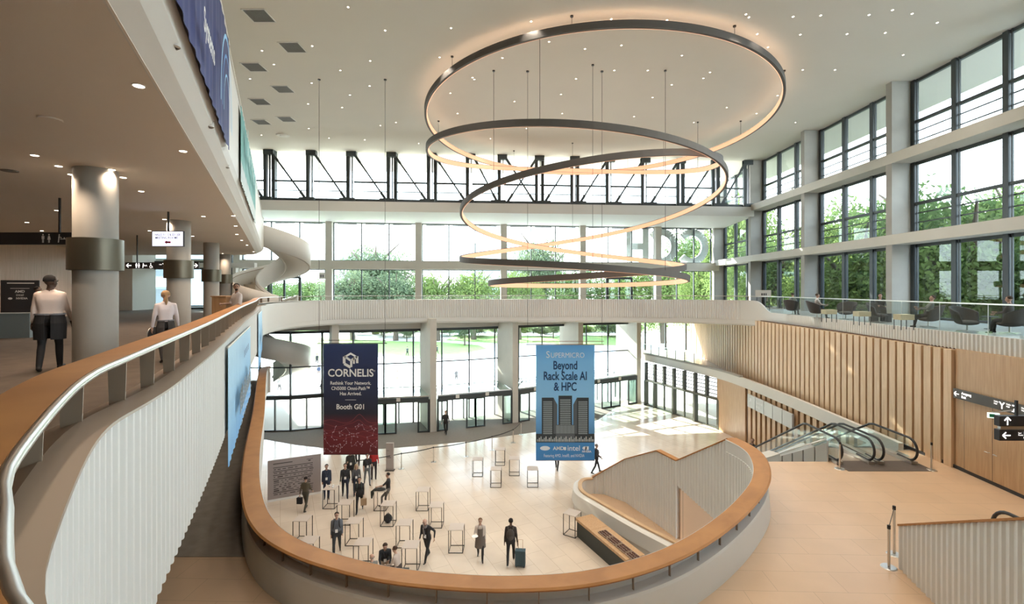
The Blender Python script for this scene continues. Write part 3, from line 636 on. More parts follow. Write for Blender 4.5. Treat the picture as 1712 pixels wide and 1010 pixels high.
# ------------------------------------------------------------------ luminous rings
rl = thing('ring_light', 'largest dark ring light, hung level right under the hall ceiling', 'ring light', (4.8, 30.8, 10.7+CAMZ), 0, None)
def ringprof(o=.075): return [(o, .17), (o, -.17), (-o, -.17), (-o, .17)]
def ring_parts(pts, root):
    mb = MB(); mb.sweep(pts, [(.08, .17), (.08, -.16), (-.05, -.16), (-.05, .17)], closed=True, smooth=False); child(mb.build('casing', M['ring_dark']), root)
    mb = MB(); mb.sweep(pts, [(-.052, .14), (-.052, -.17), (-.085, -.15), (-.085, .12)], closed=True); tag(child(mb.build('diffuser', M['ring_glow']), root), 'glowing warm white strip')
R1 = [Vector((4.8+10.8*math.cos(2*PI*i/180), 30.8+10.8*math.sin(2*PI*i/180), CAMZ+10.7-.5*math.sin(2*PI*i/180))) for i in range(180)]
ring_parts(R1, rl)
mb = MB(); mb.sweep(R1, [(-.045, .172), (-.045, .178), (.07, .178), (.07, .172)], closed=True); tag(child(mb.build('added_uplight', mat('ring_added_glow', (.9, .8, .7), .5, emit=(1, .6, .36), estr=1.3)), rl), 'unseen warm strip added on the upper side to brighten the ceiling')  # glowing top face added, hidden from below, for more glow on the ceiling
kn = []; YC = 31.0
seq = [('L', 235, 953.5, 246), ('N', 210, 956, 249), ('R', 312, 970, 235), ('F', 402, 985, 220), ('L', 428, 970, 205), ('N', 446, 956, 190), ('R', 469, 968, 178), ('F', 477.5, 981, 166),
       ('L', 474, 979, 164), ('N', 460, 977, 163), ('R', 441, 965, 175), ('F', 419, 953, 187), ('L', 352, 967, 201), ('N', 263, 981, 215), ('R', 263, 966, 230), ('F', 284, 951, 244)]
for t, y, c, hw in seq:
    tn = hw/F; r = YC*tn/math.sqrt(1+tn*tn); Yk = {'L': YC-r*r/YC, 'R': YC-r*r/YC, 'N': YC-r, 'F': YC+r}[t]
    kn.append(Vector(((c-CX)/F*YC, r, CAMZ+(CY-y)/F*Yk)))
pr = catmull(kn, 24, closed=True); SP = []
for i, q in enumerate(pr):
    th = PI+i*PI/48; SP.append(Vector((q.x+q.y*math.cos(th), YC+q.y*math.sin(th), q.z)))
rs = thing('ring_light', 'dark luminous band coiled in four tilted loops below the largest ring', 'ring light', (1, 31, 17))
ring_parts(SP, rs)
def cable(root, P0, z1, r=.012, name='suspension_cable'):
    q = MB(); q.cyl((P0.x, P0.y, ZC), (P0.x, P0.y, z1), r, n=6); q.cyl((P0.x, P0.y, ZC), (P0.x, P0.y, ZC-.06), .07, n=10); child(q.build(name, M['blackmetal']), root)
def nearest_z(pts, P): 
    q = min(pts, key=lambda a: (a.x-P.x)**2+(a.y-P.y)**2); return q
for a in (20, 65, 110, 155, 200, 245, 285, 325): 
    q = R1[a % 180 if a < 180 else (a*180//360) % 180]; 
for i in (6, 33, 60, 84, 110, 128, 148, 165): cable(rl, R1[i], R1[i].z+.15)
for i in (20, 52, 130, 215, 262, 300, 345): cable(rs, SP[i % len(SP)], SP[i % len(SP)].z+.15)

# ------------------------------------------------------------------ balcony columns with bronze bands
for x, y, r in ((-8.95, 9.95, .37), (-12.6, 17.4, .37), (-16.9, 25.8, .37), (-21.4, 34.2, .37)):
    q = MB(); q.cyl((x, y, ZB), (x, y, ZL), r, n=40); o = struct('column', q, M['concrete'])
    q = MB(); q.cyl((x, y, CAMZ+.39), (x, y, CAMZ+1.04), r+.09, n=40); q.cyl((x, y, CAMZ+.385), (x, y, CAMZ+1.045), r+.06, n=40); q.build('band', M['bronze'], o)

# ------------------------------------------------------------------ downlights, vents
spot = bpy.data.lights.new('downlight_lamp', 'SPOT'); spot.energy = SPOT_W; spot.spot_size = math.radians(104); spot.spot_blend = .6; spot.color = (1, .89, .76); spot.shadow_soft_size = .08
spot_low = spot.copy(); spot_low.energy = SPOT_W*.6; spot_low.spot_size = math.radians(130); spot_low.color = (1, .76, .56)
def downlight(r, sp):
    t = thing('downlight', '', 'downlight'); q = MB()
    q.sweep([Vector((math.cos(2*PI*i/20)*r, math.sin(2*PI*i/20)*r, 0)) for i in range(20)], [(0, -.0), (.015, -.004), (.015, .01), (0, .01)], closed=True); q.build('trim_ring', M['white'], t)
    q = MB(); q.cyl((0, 0, .004), (0, 0, -.004), r, n=20); q.build('diffuser', M['lamp'], t)
    l = bpy.data.objects.new('lamp', sp); COL.objects.link(l); l.parent = t; l.location = (0, 0, -.05); return t
dl = {}
def put_dl(P, label, group):
    if group not in dl: o = dl[group] = downlight(*((.055, spot_low) if 'balcony' in group else (.04, spot))); o.location = P; o['label'] = label; o['group'] = group
    else: dup(dl[group], P, label=label, group=group)
lowpx = [(232, 144), (58, 260), (98, 278), (119, 292), (187, 284), (206, 297), (306, 253), (95, 352), (45, 372), (192, 383), (308, 370), (275, 367), (340, 362), (394, 378), (322, 395), (203, 414), (390, 361), (396, 392), (404, 402), (413, 410), (424, 421), (372, 424), (70, 386), (250, 386), (236, 320)]
for x, y in lowpx:
    P = at_z(x, y, ZL-.01)
    if y < CY: put_dl(P, 'small round recessed downlight in the low ceiling over the balcony', 'downlights in the balcony ceiling')
hallpx = [(582, 12), (644, 51), (522, 77), (619, 102), (569, 118), (521, 139), (618, 144), (438, 85), (458, 108), (418, 132), (585, 159), (515, 174), (572, 180), (754, 47), (735, 96), (790, 130), (753, 156), (717, 203), (662, 205), (636, 210), (550, 231), (437, 226), (516, 215), (610, 234), (888, 36), (1022, 32), (1115, 34), (1247, 24), (1252, 29), (1326, 28), (1372, 26), (1453, 25), (1492, 17), (1525, 23), (1567, 38),
          (1480, 55), (1416, 57), (1338, 58), (1266, 57), (1284, 79), (1342, 117), (1396, 117), (1510, 92), (918, 70), (978, 82), (1039, 76), (1140, 93), (1083, 118), (1027, 118), (938, 158), (1187, 121), (1176, 131), (1091, 163), (1123, 142), (963, 132), (860, 170), (840, 97), (793, 133), (940, 190), (1060, 195), (1160, 205), (1265, 190), (1300, 160), (1240, 232), (1330, 205), (1215, 180), (880, 215), (820, 232), (1100, 225), (700, 240), (990, 210), (765, 190)]
for x, y in hallpx: put_dl(at_z(x, y, ZC-.01), 'downlight added out of view in the hall ceiling to brighten the landing', 'downlights in the hall ceiling')
for x, y in [(-4.5, 3), (-1, 4.5), (3, 3), (7, 4.5), (11, 3), (13.5, 6), (-2.5, 8), (1.5, 9), (5.5, 8), (9.5, 9), (12.5, 12), (-5.2, 9.5), (-5.9, 11.6), (-4.6, 7), (-7.2, 14), (10, 14), (7, 12.5)]: put_dl(Vector((x, y, ZC-.01)), 'downlight added out of view in the hall ceiling to brighten the landing', 'downlights in the hall ceiling')  # extra lamps outside the view, added to brighten landing and near ribs
vpx = [(433, 26), (489, 79), (425, 112), (473, 149), (435, 170), (479, 199), (437, 204)]
vn = ['square ceiling vent nearest the camera, above the blue banner', 'square ceiling vent second from the camera, in the row farther from the banner', 'square ceiling vent third from the camera', 'square ceiling vent fourth from the camera, beside the row of downlights',
      'square ceiling vent fifth from the camera', 'square ceiling vent farthest from the camera, in the row farther from the banner', 'square ceiling vent nearest the clerestory, in the row over the balcony']
for (x, y), lb in zip(vpx, vn):
    P = at_z(x, y, ZC); t = thing('ceiling_vent', lb, 'vent', P, 0, 'square vents in the hall ceiling'); s = .5; q = MB()
    for a, b, c, d in ((-s, -s+.04, -s, s), (s-.04, s, -s, s), (-s, s, -s, -s+.04), (-s, s, s-.04, s)): q.bb(a, b, c, d, -.03, 0)
    q.build('frame', M['white'], t); q = MB()
    for i in range(14): q.bb(-s+.05+i*.069, -s+.078+i*.069, -s+.04, s-.04, -.022, -.004)
    q.bb(-s+.03, s-.03, -s+.03, s-.03, -.004, -.001); q.build('grille', M['vent'], t)
P = at_z(473, 226, ZC); t = thing('ceiling_vent', 'round white air outlet in the ceiling close to the clerestory', 'vent', P); q = MB(); q.cyl((0, 0, 0), (0, 0, -.06), .5, .42, n=24); q.cyl((0, 0, -.06), (0, 0, -.1), .25, .2, n=24); q.build('cover', M['white'], t)
for (x, y), lb in (((84, 199), 'round flush speaker in the balcony ceiling above the front column'), ((16, 285), 'round air outlet in the balcony ceiling above the black toilet sign')):
    P = at_z(x, y, ZL); t = thing('ceiling_speaker', lb, 'ceiling fitting', P); q = MB(); q.cyl((0, 0, 0), (0, 0, -.02), .14, n=24); q.build('cover', M['ceiling_low'] if y < 250 else M['vent'], t)
for (x, y), lb in (((290, 76), 'grey D shaped wall lamp under the dark blue banner'), ((350, 211), 'grey D shaped lamp under the far end of the dark blue banner'), ((378, 279), 'grey D shaped lamp under the green banner')):
    z = 13.66; P = at_z(x, y, z); t = thing('soffit_lamp', lb, 'lamp', P, -.48); q = MB(); q.bb(-.05, .02, -.06, .06, -.02, .1); q.cyl((.02, 0, -.02), (.02, 0, .1), .06, n=16); q.build('housing', M['white'], t)

# ------------------------------------------------------------------ spiral stairs
def helix(th0, th1, zf, R, n=90): return [Vector((SX+R*math.cos(a), SY+R*math.sin(a), zf(a))) for a in [math.radians(th0+(th1-th0)*i/n) for i in range(n+1)]]
SX, SY = -19.35, 36.6
def spiral(label, th0, th1, z0, z1, zend, lead=None):
    t = thing('spiral_staircase', label, 'staircase', (SX, SY, z1))
    def zf(a):
        u = (math.degrees(a)-th0)/(th1-th0); return z0+(z1-z0)*u
    o = helix(th0, th1, zf, 2.75); i_ = helix(th0, th1, zf, 1.0)
    if lead: o = lead+o
    q = MB(); q.sweep(o, [(.06, -.45), (.06, 1.12), (0, 1.16), (-.08, 1.12), (-.08, -.45)], smooth=True); child(q.build('outer_parapet', M['white']), t)
    q = MB(); q.sweep(i_, [(.06, -.45), (.06, 1.12), (-.02, 1.15), (-.08, 1.12), (-.08, -.45)], smooth=True); child(q.build('inner_parapet', M['white']), t)
    q = MB(); a = helix(th0, th1, zf, 2.75); vs = []
    for p, r in zip(i_, a): vs += [p+Vector((0, 0, -.44)), r+Vector((0, 0, -.44)), r+Vector((0, 0, -.2)), p+Vector((0, 0, -.2))]
    n = len(i_); fs = []
    for k in range(n-1):
        for j in range(4): fs.append((k*4+j, k*4+(j+1) % 4, (k+1)*4+(j+1) % 4, (k+1)*4+j))
    q.add(vs, fs, 0, True); child(q.build('soffit', M['white']), t)
    q = MB(); N = int(abs(z1-z0)/.17)
    for k in range(N):
        a0 = math.radians(th0+(th1-th0)*(k+.5)/N); z = z0+(z1-z0)*(k+.5)/N
        q.box((SX+1.87*math.cos(a0), SY+1.87*math.sin(a0), z-.1), (1.7, .42, .2), a0)
    child(q.build('treads', M['stone']), t)
    for R, nm in ((2.62, 'outer_handrail'), (1.13, 'inner_handrail')):
        q = MB(); q.tube([p+Vector((0, 0, .95)) for p in helix(th0, th1, zf, R, 60)], .022, 6); child(q.build(nm, M['steel_warm']), t)
    return t
ld = [Vector((-18.6+.0*k, 33.8, 14.5)) for k in (0,)]
spiral('white spiral staircase winding up from the balcony to the upper floor', 280, 668, 14.5, 9.3, 0, [Vector((-20.2, 33.95, 14.5)), Vector((-19.6, 33.9, 14.5))])
spiral('white spiral staircase winding down below the end of the bridge', 72, 470, 9.3, 3.95, 0)

# ------------------------------------------------------------------ hanging banners
def ramp(name, stops, lo, hi, axis='Z', rough=.6):
    m = mat(name, (.5, .5, .5), rough); nt = m.node_tree; tc = nt.nodes.new('ShaderNodeTexCoord'); sp = nt.nodes.new('ShaderNodeSeparateXYZ'); mr = nt.nodes.new('ShaderNodeMapRange'); r = nt.nodes.new('ShaderNodeValToRGB')
    mr.inputs['From Min'].default_value = lo; mr.inputs['From Max'].default_value = hi; nt.links.new(tc.outputs['Object'], sp.inputs[0]); nt.links.new(sp.outputs[axis], mr.inputs['Value']); nt.links.new(mr.outputs[0], r.inputs[0])
    e = r.color_ramp.elements
    while len(e) < len(stops): e.new(.5)
    for k, (p, c) in enumerate(stops): e[k].position = p; e[k].color = (*c, 1)
    nt.links.new(r.outputs[0], nt.nodes['Principled BSDF'].inputs['Base Color']); return m
def cables_to_ceiling(root, xs, y, z0):
    for x in xs: q = MB(); q.cyl((x, y, z0), (x, y, ZC), .01, n=6); q.cyl((x, y, ZC-.05), (x, y, ZC), .08, n=10); q.cyl((x, y, ZC-1.5), (x, y, ZC-1.1), .025, n=6); child(q.build('suspension_cable', M['blackmetal']), root)
YB = 26.5
x0, x1 = at_y(541, 0, YB).x, at_y(632, 0, YB).x; z1, z0 = at_y(0, 575, YB).z, at_y(0, 760, YB).z; W, H = x1-x0, z1-z0
bn = thing('hanging_banner', 'tall navy and red hanging banner with a white cube logo', 'banner', ((x0+x1)/2, YB, z0))
q = MB(); q.bb(-W/2, W/2, -.012, .012, 0, H); q.build('fabric', ramp('navy_red_print', [(0, (.13, .018, .022)), (.16, (.17, .02, .028)), (.30, (.09, .018, .03)), (.37, (.02, .02, .035)), (.6, (.018, .026, .07)), (1, (.022, .038, .115))], 0, H), bn)
F4 = frame_m((-W/2, -.014, 0), (1, 0, 0), (0, 0, 1)); q = MB()
write(q, F4, 'CORNELIS', .60, W*.5, H*.735, bold=.012, xs=.93); write(q, F4, '®', .13, W*.935, H*.755)
write(q, F4, 'Rethink Your Network.', .27, W*.5, H*.645, bold=.004, xs=.88); write(q, F4, 'CN5000 Omni-Path™', .27, W*.5, H*.597, bold=.004, xs=.88); write(q, F4, 'Has Arrived.', .27, W*.5, H*.55, bold=.004, xs=.88)
write(q, F4, 'Booth G01', .40, W*.5, H*.43, bold=.008, xs=.9)
rect(q, F4, W*.4, H*.493, W*.6, H*.496)
q.build('lettering', M['letter'], bn)
q = MB(); c = Vector((W*.5, H*.855)); s = .42                          # cube emblem
hx = [c+Vector((math.cos(PI/2+k*PI/3), math.sin(PI/2+k*PI/3)))*s for k in range(6)]
def lerp2(a, b, t): return a+(b-a)*t
up_, ul, ll, dn, lr, ur = hx
pat(q, F4, [up_, ul, lerp2(ul, c, .28), lerp2(up_, c, .28)]); pat(q, F4, [up_, lerp2(up_, c, .28), lerp2(ur, c, .28), ur]); pat(q, F4, [lerp2(ul, c, .1), lerp2(ul, ll, .12), lerp2(c, dn, .1), lerp2(c, ul, -.0)], lift=.005)
stroke(q, F4, lerp2(ul, ll, .05), lerp2(ul, ll, .98), .15); stroke(q, F4, ll, dn, .15); stroke(q, F4, lerp2(ll, dn, .0)+Vector((0, .42)), c+Vector((-.02, -.02)), .12); stroke(q, F4, lerp2(c, dn, .1)+Vector((.03, 0)), dn+Vector((.03, .02)), .12)
stroke(q, F4, c+Vector((.03, -.02)), ur+Vector((0, -.02)), .12); stroke(q, F4, lerp2(ur, lr, .0), lr+Vector((0, .03)), .13); stroke(q, F4, lerp2(c, ur, .5), lerp2(dn, lr, .5)+Vector((0, .1)), .1)
q.build('emblem', M['letter'], bn)
q = MB(); rr = random.Random(3); nodes = []
for k in range(95):
    x = rr.random(); y = rr.random()**1.2*.24+.02+.05*math.exp(-((x-.66)/.08)**2); nodes.append((x*W, y*H)); disc(q, F4, nodes[-1], .014+.014*rr.random(), 0, .005, 8)
for a in nodes:
    for b in sorted(nodes, key=lambda p: (p[0]-a[0])**2+(p[1]-a[1])**2)[1:3]: stroke(q, F4, a, b, .013, 1, .004)
for k in range(5):
    yb = .30-.035*k; pts = [(W*i/24, H*(yb+.015*math.sin(i*.5+k*1.7)+.05*math.exp(-((i/24-.66)/.09)**2)*(k < 3))) for i in range(25)]
    for a, b in zip(pts, pts[1:]): stroke(q, F4, a, b, .016, 2, .004)
q.build('network_print', [flat((.75, .62, .66)), flat((.42, .2, .24)), flat((.36, .07, .08))], bn)
q = MB(); q.cyl((-W/2-.35, 0, H+.03), (W/2+.5, 0, H+.03), .025, n=8); q.cyl((-W/2-.2, 0, H+.2), (W/2+.5, 0, H+.2), .018, n=8); q.cyl((-W/2, 0, 0), (W/2, 0, 0), .02, n=8); q.build('hanging_bar', M['blackmetal'], bn)
for x in (-W/2-.25, W/2+.4): q = MB(); q.cyl((x, 0, H+.03), (x, 0, ZC-z0), .011, n=6); q.cyl((x, 0, ZC-z0-.05), (x, 0, ZC-z0), .08, n=10); q.build('suspension_cable', M['blackmetal'], bn)

YB = 25.5
x0, x1 = at_y(896, 0, YB).x, at_y(994, 0, YB).x; z1, z0 = at_y(0, 577, YB).z, at_y(0, 770, YB).z; W, H = x1-x0, z1-z0
bn = thing('hanging_banner', 'tall sky blue hanging banner with dark lettering and three server racks', 'banner', ((x0+x1)/2, YB, z0))
q = MB(); q.bb(-W/2, W/2, -.012, .012, 0, H); q.build('fabric', ramp('blue_print', [(0, (.05, .24, .58)), (.155, (.06, .28, .66)), (.156, (.05, .18, .40)), (.35, (.16, .44, .84)), (.55, (.28, .61, .97)), (.85, (.22, .55, .94)), (1, (.12, .40, .82))], 0, H), bn)
F4 = frame_m((-W/2, -.014, 0), (1, 0, 0), (0, 0, 1)); q = MB()
write(q, F4, 'S', .52, W*.205, H*.915, xs=.9); write(q, F4, 'UPERMICRO', .39, W*.54, H*.91, xs=.86)
write(q, F4, 'AMD', .27, W*.385, H*.105, bold=.006, xs=1.0); rect(q, F4, W*.475, H*.09, W*.515, H*.118); write(q, F4, 'intel', .40, W*.645, H*.106, bold=.004); write(q, F4, 'NVIDIA', .15, W*.865, H*.078, bold=.006); rect(q, F4, W*.84, H*.093, W*.90, H*.123); disc(q, F4, (W*.83, H*.108), .12, 0, n=16, r2=.09)
disc(q, F4, (W*.155, H*.107), .27, 0, n=24, r2=.12)
write(q, F4, 'Featuring AMD, Intel®, and NVIDIA', .24, W*.48, H*.042, xs=.62)
q.build('lettering', flat((.75, .82, .9)), bn)
q = MB(); 
for s, y, sz in (('Beyond', .822, .64), ('Rack Scale AI', .73, .64), ('& HPC', .637, .64)): write(q, F4, s, sz, W*.5, H*y, bold=.012, xs=.68)
q.build('headline', flat((.012, .05, .16)), bn)
q = MB()
for cx, wd, sk, zt in ((.2, .2, .045, .545), (.5, .23, 0, .562), (.8, .2, -.045, .545)):
    zb_ = .215
    pat(q, F4, [(W*(cx-wd/2), H*zb_), (W*(cx+wd/2), H*zb_), (W*(cx+wd/2-.0), H*zt), (W*(cx-wd/2), H*zt)], 0, .003)
    if sk: pat(q, F4, [(W*(cx+math.copysign(wd/2, sk)), H*zb_), (W*(cx+math.copysign(wd/2, sk)+sk*1.4), H*(zb_-.02)), (W*(cx+math.copysign(wd/2, sk)+sk*1.4), H*(zt-.06)), (W*(cx+math.copysign(wd/2, sk)), H*zt)], 2, .003)
    n = 16
    for k in range(n):
        y = zb_+.012+(zt-zb_-.04)*k/n; hh = (zt-zb_-.04)/n
        rect(q, F4, W*(cx-wd*.38), H*(y+hh*.15), W*(cx+wd*.38), H*(y+hh*.8), 1, .004)
        for j in range(7): rect(q, F4, W*(cx-wd*.34+wd*.1*j), H*(y+hh*.3), W*(cx-wd*.29+wd*.1*j), H*(y+hh*.65), 0, .005)
rect(q, F4, 0, H*.158, W, H*.232, 0, .0035); rect(q, F4, W*.34, H*.158, W*.66, H*.31, 2, .0055)
for j in range(26): rect(q, F4, W*(.345+.0121*j), H*.235, W*(.35+.0121*j), H*.305, 1, .006)
for j in range(34): rect(q, F4, W*(.02+.0285*j), H*.165, W*(.04+.0285*j), H*(.185+.012*(j % 3)), 3 if j % 2 else 1, .006)
q.build('server_print', [flat((.035, .045, .055)), flat((.36, .43, .46)), flat((.10, .12, .14)), flat((.5, .52, .52))], bn)
q = MB(); q.cyl((-W/2-.55, 0, H+.03), (W/2+.5, 0, H+.03), .025, n=8); q.cyl((-W/2-.2, 0, H+.2), (W/2+.5, 0, H+.2), .018, n=8); q.cyl((-W/2, 0, 0), (W/2, 0, 0), .02, n=8); q.build('hanging_bar', mat('copper_bar', (.3, .2, .16), .4, .6), bn)
for x in (-W/2-.45, W/2+.4): q = MB(); q.cyl((x, 0, H+.03), (x, 0, ZC-z0), .011, n=6); q.cyl((x, 0, ZC-z0-.05), (x, 0, ZC-z0), .08, n=10); q.build('suspension_cable', M['blackmetal'], bn)

# cloth banners along the balcony parapet and the upper parapet
def ribbon_banner(name, label, path, ya, yb, n, zt, zb, material, extra=None):
    pts = [p for p in off(path, n) if ya <= p.y <= yb and p.x < 0]; pts = resample(pts, .06)
    t = thing(name, label, 'banner', pts[len(pts)//2]); q = MB()
    q.sweep(pts, lambda k: [(.006*math.sin(k*.9)+.004*math.sin(k*.37), zt(k/len(pts))), (.010*math.sin(k*.9)+.006*math.sin(k*.37), zb(k/len(pts))), (.006+.010*math.sin(k*.9)+.006*math.sin(k*.37), zb(k/len(pts))), (.006+.006*math.sin(k*.9)+.004*math.sin(k*.37), zt(k/len(pts)))], smooth=False)
    child(q.build('fabric', material), t)
    a, b = pts[0], pts[-1]; q = MB(); q.cyl((a.x, a.y, zt(0)), (b.x, b.y, zt(1)), .018, n=6); child(q.build('hanging_bar', M['white']), t)
    d = (b-a).normalized(); F4 = frame_m((a.x+.05, a.y+.03, 0), d, (0, 0, 1)); return t, F4, (b-a).length
cyan = ramp('sky_cloth', [(0, (.14, .38, .74)), (.4, (.30, .57, .84)), (1, (.50, .72, .88))], 7.4, 9.9)
t, F4, L = ribbon_banner('parapet_banner', 'pale blue cloth banner with grey skyline print on the near balcony parapet', BP, 8.7, 15.6, .10, lambda u: 9.86-.15*u, lambda u: 7.65-.2*u, cyan)
q = MB(); rr = random.Random(5)
for k in range(26):
    x = L*(.22+.62*k/26); h = .2+.35*rr.random(); rect(q, F4, x, 8.2, x+L*.018, 8.25+h, k % 3, .03)
    for j in range(5): rect(q, F4, x+.02, 8.24+j*h/5, x+L*.014, 8.24+(j+.5)*h/5, (k+1) % 3, .034)
for k in range(14): rect(q, F4, L*(.3+.05*k*.8), 7.85+.1*(k % 3), L*(.3+.05*k*.8+.025), 7.93+.1*(k % 3), 3, .03)
child(q.build('skyline_print', [flat((.10, .12, .13)), flat((.25, .28, .3)), flat((.42, .45, .46)), flat((.55, .68, .8))], t), t)
q = MB()
for k in range(5): disc(q, F4, (L*(.42+.055*k), 9.35), .10, 0, .03, 12); disc(q, F4, (L*(.42+.055*k), 9.35), .05, 1, .034, 10)
child(q.build('emblem_print', [flat((.06, .10, .28)), flat((.38, .58, .78))]), t)
t2, F4, L = ribbon_banner('parapet_banner', 'pale blue cloth banner at the far corner of the balcony', BP, 20.2, 26.6, .10, lambda u: 9.86-.1*u, lambda u: 7.5-.0*u, cyan)
q = MB()
for k in range(8): rect(q, F4, L*(.2+.07*k), 8.4, L*(.25+.07*k), 8.7+.25*(k % 3), k % 2, .03)
child(q.build('skyline_print', [flat((.18, .28, .42)), flat((.4, .5, .6))]), t2)
navy = ramp('navy_cloth', [(0, (.045, .06, .19)), (1, (.03, .04, .13))], 13.7, 15.9)
t, F4, L = ribbon_banner('parapet_banner', 'dark blue cloth banner with white lettering on the upper parapet', UP, .8, 9.45, .05, lambda u: 15.82, lambda u: 13.72, navy)
q = MB()
def atY(Y): return (Y-.9)/math.cos(math.atan(.515))
write(q, F4, 'Systems', .40, atY(5.4), 14.08, 'LEFT', bold=.008, xs=.82, lift=.05)
child(q.build('lettering', M['letter']), t); q = MB()
for k in range(3):
    r = .95-.22*k; pts = [(atY(7.9)+r*math.cos(a), 13.8+r*1.4*math.sin(a)) for a in [PI*i/16 for i in range(17)]]
    pts = [(min(x, L-.05), y) for x, y in pts]
    for a, b in zip(pts, pts[1:]):
        if math.dist(a, b) > .01: stroke(q, F4, a, b, .07-.015*k, k % 2, .05)
child(q.build('arch_print', [flat((.30, .58, .82)), flat((.12, .3, .6))]), t)
teal = ramp('teal_cloth', [(0, (.62, .70, .68)), (.25, (.62, .70, .68)), (.3, (.16, .42, .38)), (1, (.10, .33, .32))], 13.7, 15.8)
t, F4, L = ribbon_banner('parapet_banner', 'green and white cloth banner on the upper parapet beyond the dark blue one', UP, 12.2, 20.5, .05, lambda u: 15.75, lambda u: 13.75, teal)
q = MB(); rr = random.Random(8)
for k in range(16): rect(q, F4, L*(.12+.05*k), 14.6+.5*rr.random(), L*(.145+.05*k), 14.8+.7*rr.random(), 0, .05)
child(q.build('pattern_print', [flat((.4, .66, .62))]), t)

# ------------------------------------------------------------------ signs
def box_sign(name, label, P, w_, h_, dep, right, mat_, cat='sign', rods=0, ztop=None):
    t = thing(name, label, cat, P); r = Vector(right).normalized(); n = r.cross(Vector((0, 0, 1)))
    q = MB(); q.beam(Vector(), r*w_, dep, h_); q.build('panel', mat_, t)
    if rods:
        for u in ((.15, .85) if rods == 2 else (.5,)):
            q = MB(); q.beam(r*w_*u+Vector((0, 0, h_/2)), r*w_*u+Vector((0, 0, ztop-P[2])), .04, .04); q.build('rod', M['black'], t)
    return t, frame_m(r*0+n*(dep/2+.001)-Vector((0, 0, h_/2)), r, (0, 0, 1))
def man(q, F4, x, y, h, mi=0, skirt=False):
    disc(q, F4, (x, y+h*.42), h*.09, mi)
    if skirt: pat(q, F4, [(x-h*.1, y+h*.28), (x+h*.1, y+h*.28), (x+h*.2, y-h*.15), (x-h*.2, y-h*.15)], mi); rect(q, F4, x-h*.09, y-h*.5, x-h*.02, y-h*.15, mi); rect(q, F4, x+h*.02, y-h*.5, x+h*.09, y-h*.15, mi)
    else: rect(q, F4, x-h*.16, y-h*.08, x+h*.16, y+h*.28, mi); rect(q, F4, x-h*.1, y-h*.5, x-h*.015, y, mi); rect(q, F4, x+h*.015, y-h*.5, x+h*.1, y, mi)
def changing(q, F4, x, y, h, mi=0):
    disc(q, F4, (x, y+h*.4), h*.09, mi); stroke(q, F4, (x-.02*h, y+.28*h), (x-.1*h, y-.5*h), h*.14, mi); stroke(q, F4, (x, y+.22*h), (x+.3*h, y+.05*h), h*.08, mi); rect(q, F4, x+.12*h, y-.12*h, x+.8*h, y-.04*h, mi); disc(q, F4, (x+.6*h, y+.05*h), h*.08, mi)
def wheelchair(q, F4, x, y, h, mi=0):
    disc(q, F4, (x-.05*h, y+h*.4), h*.09, mi); stroke(q, F4, (x-.05*h, y+.28*h), (x, y-.1*h), h*.1, mi); stroke(q, F4, (x, y-.1*h), (x+.22*h, y-.12*h), h*.09, mi); stroke(q, F4, (x+.22*h, y-.12*h), (x+.36*h, y-.45*h), h*.08, mi)
    pts = [(x-.02*h+.26*h*math.cos(a), y-.25*h+.26*h*math.sin(a)) for a in [PI*.6+i*PI*1.3/9 for i in range(10)]]
    for a, b in zip(pts, pts[1:]): stroke(q, F4, a, b, h*.06, mi)
# screen with room directions
Y = 15.3; a = at_y(255, 399.5, Y); b = at_y(308, 399.5, Y); hh = (413-387)/F*Y
t, F4 = box_sign('information_screen', 'white hanging screen reading HALLS Y1-12 with a red arrow', a, (b-a).length, hh, .06, (1, 0, 0), M['black'], 'screen', 1, ZL)
w_ = (b-a).length; q = MB(); rect(q, F4, .02, .02, w_-.02, hh-.02, 0, .002); q.build('display', mat('lit_screen', (.7, .7, .8), .3, emit=(.78, .78, .95), estr=.55), t)
q = MB(); write(q, F4, 'HALLS Y1-12 & 201-208', .105, w_*.5, hh*.76, xs=.78, bold=.002, lift=.004); write(q, F4, 'MEETING ROOMS', .11, w_*.47, hh*.56, xs=.85, bold=.002, lift=.004); q.build('lettering', flat((.10, .10, .2)), t)
q = MB(); stroke(q, F4, (w_*.6, hh*.28), (w_*.46, hh*.28), .06, 0, .004); pat(q, F4, [(w_*.40, hh*.28), (w_*.475, hh*.4), (w_*.475, hh*.16)], 0, .004); q.build('arrow', flat((.6, .02, .05)), t)
# icon sign further back
Y = 22.0; a = at_y(211, 444, Y); b = at_y(333, 444, Y); w_ = (b-a).length; hh = 10.5/F*Y
t, F4 = box_sign('direction_sign', 'narrow black hanging sign with toilet symbols and an arrow at each end', a, w_, hh, .08, (1, 0, 0), M['black'], 'sign', 2, ZL)
q = MB(); arrow(q, F4, (w_*.05, hh/2), .22, (-1, 0)); man(q, F4, w_*.15, hh/2, .23); man(q, F4, w_*.185, hh/2, .23, 0, True); changing(q, F4, w_*.245, hh/2, .22); wheelchair(q, F4, w_*.35, hh/2, .22)
write(q, F4, 'Halle', .06, w_*.48, hh*.65); write(q, F4, 'Y', .25, w_*.53, hh/2, bold=.006); write(q, F4, 'Z', .25, w_*.85, hh/2, bold=.006); arrow(q, F4, (w_*.95, hh/2), .22, (1, 0)); q.build('symbols', M['letter_glow'], t)
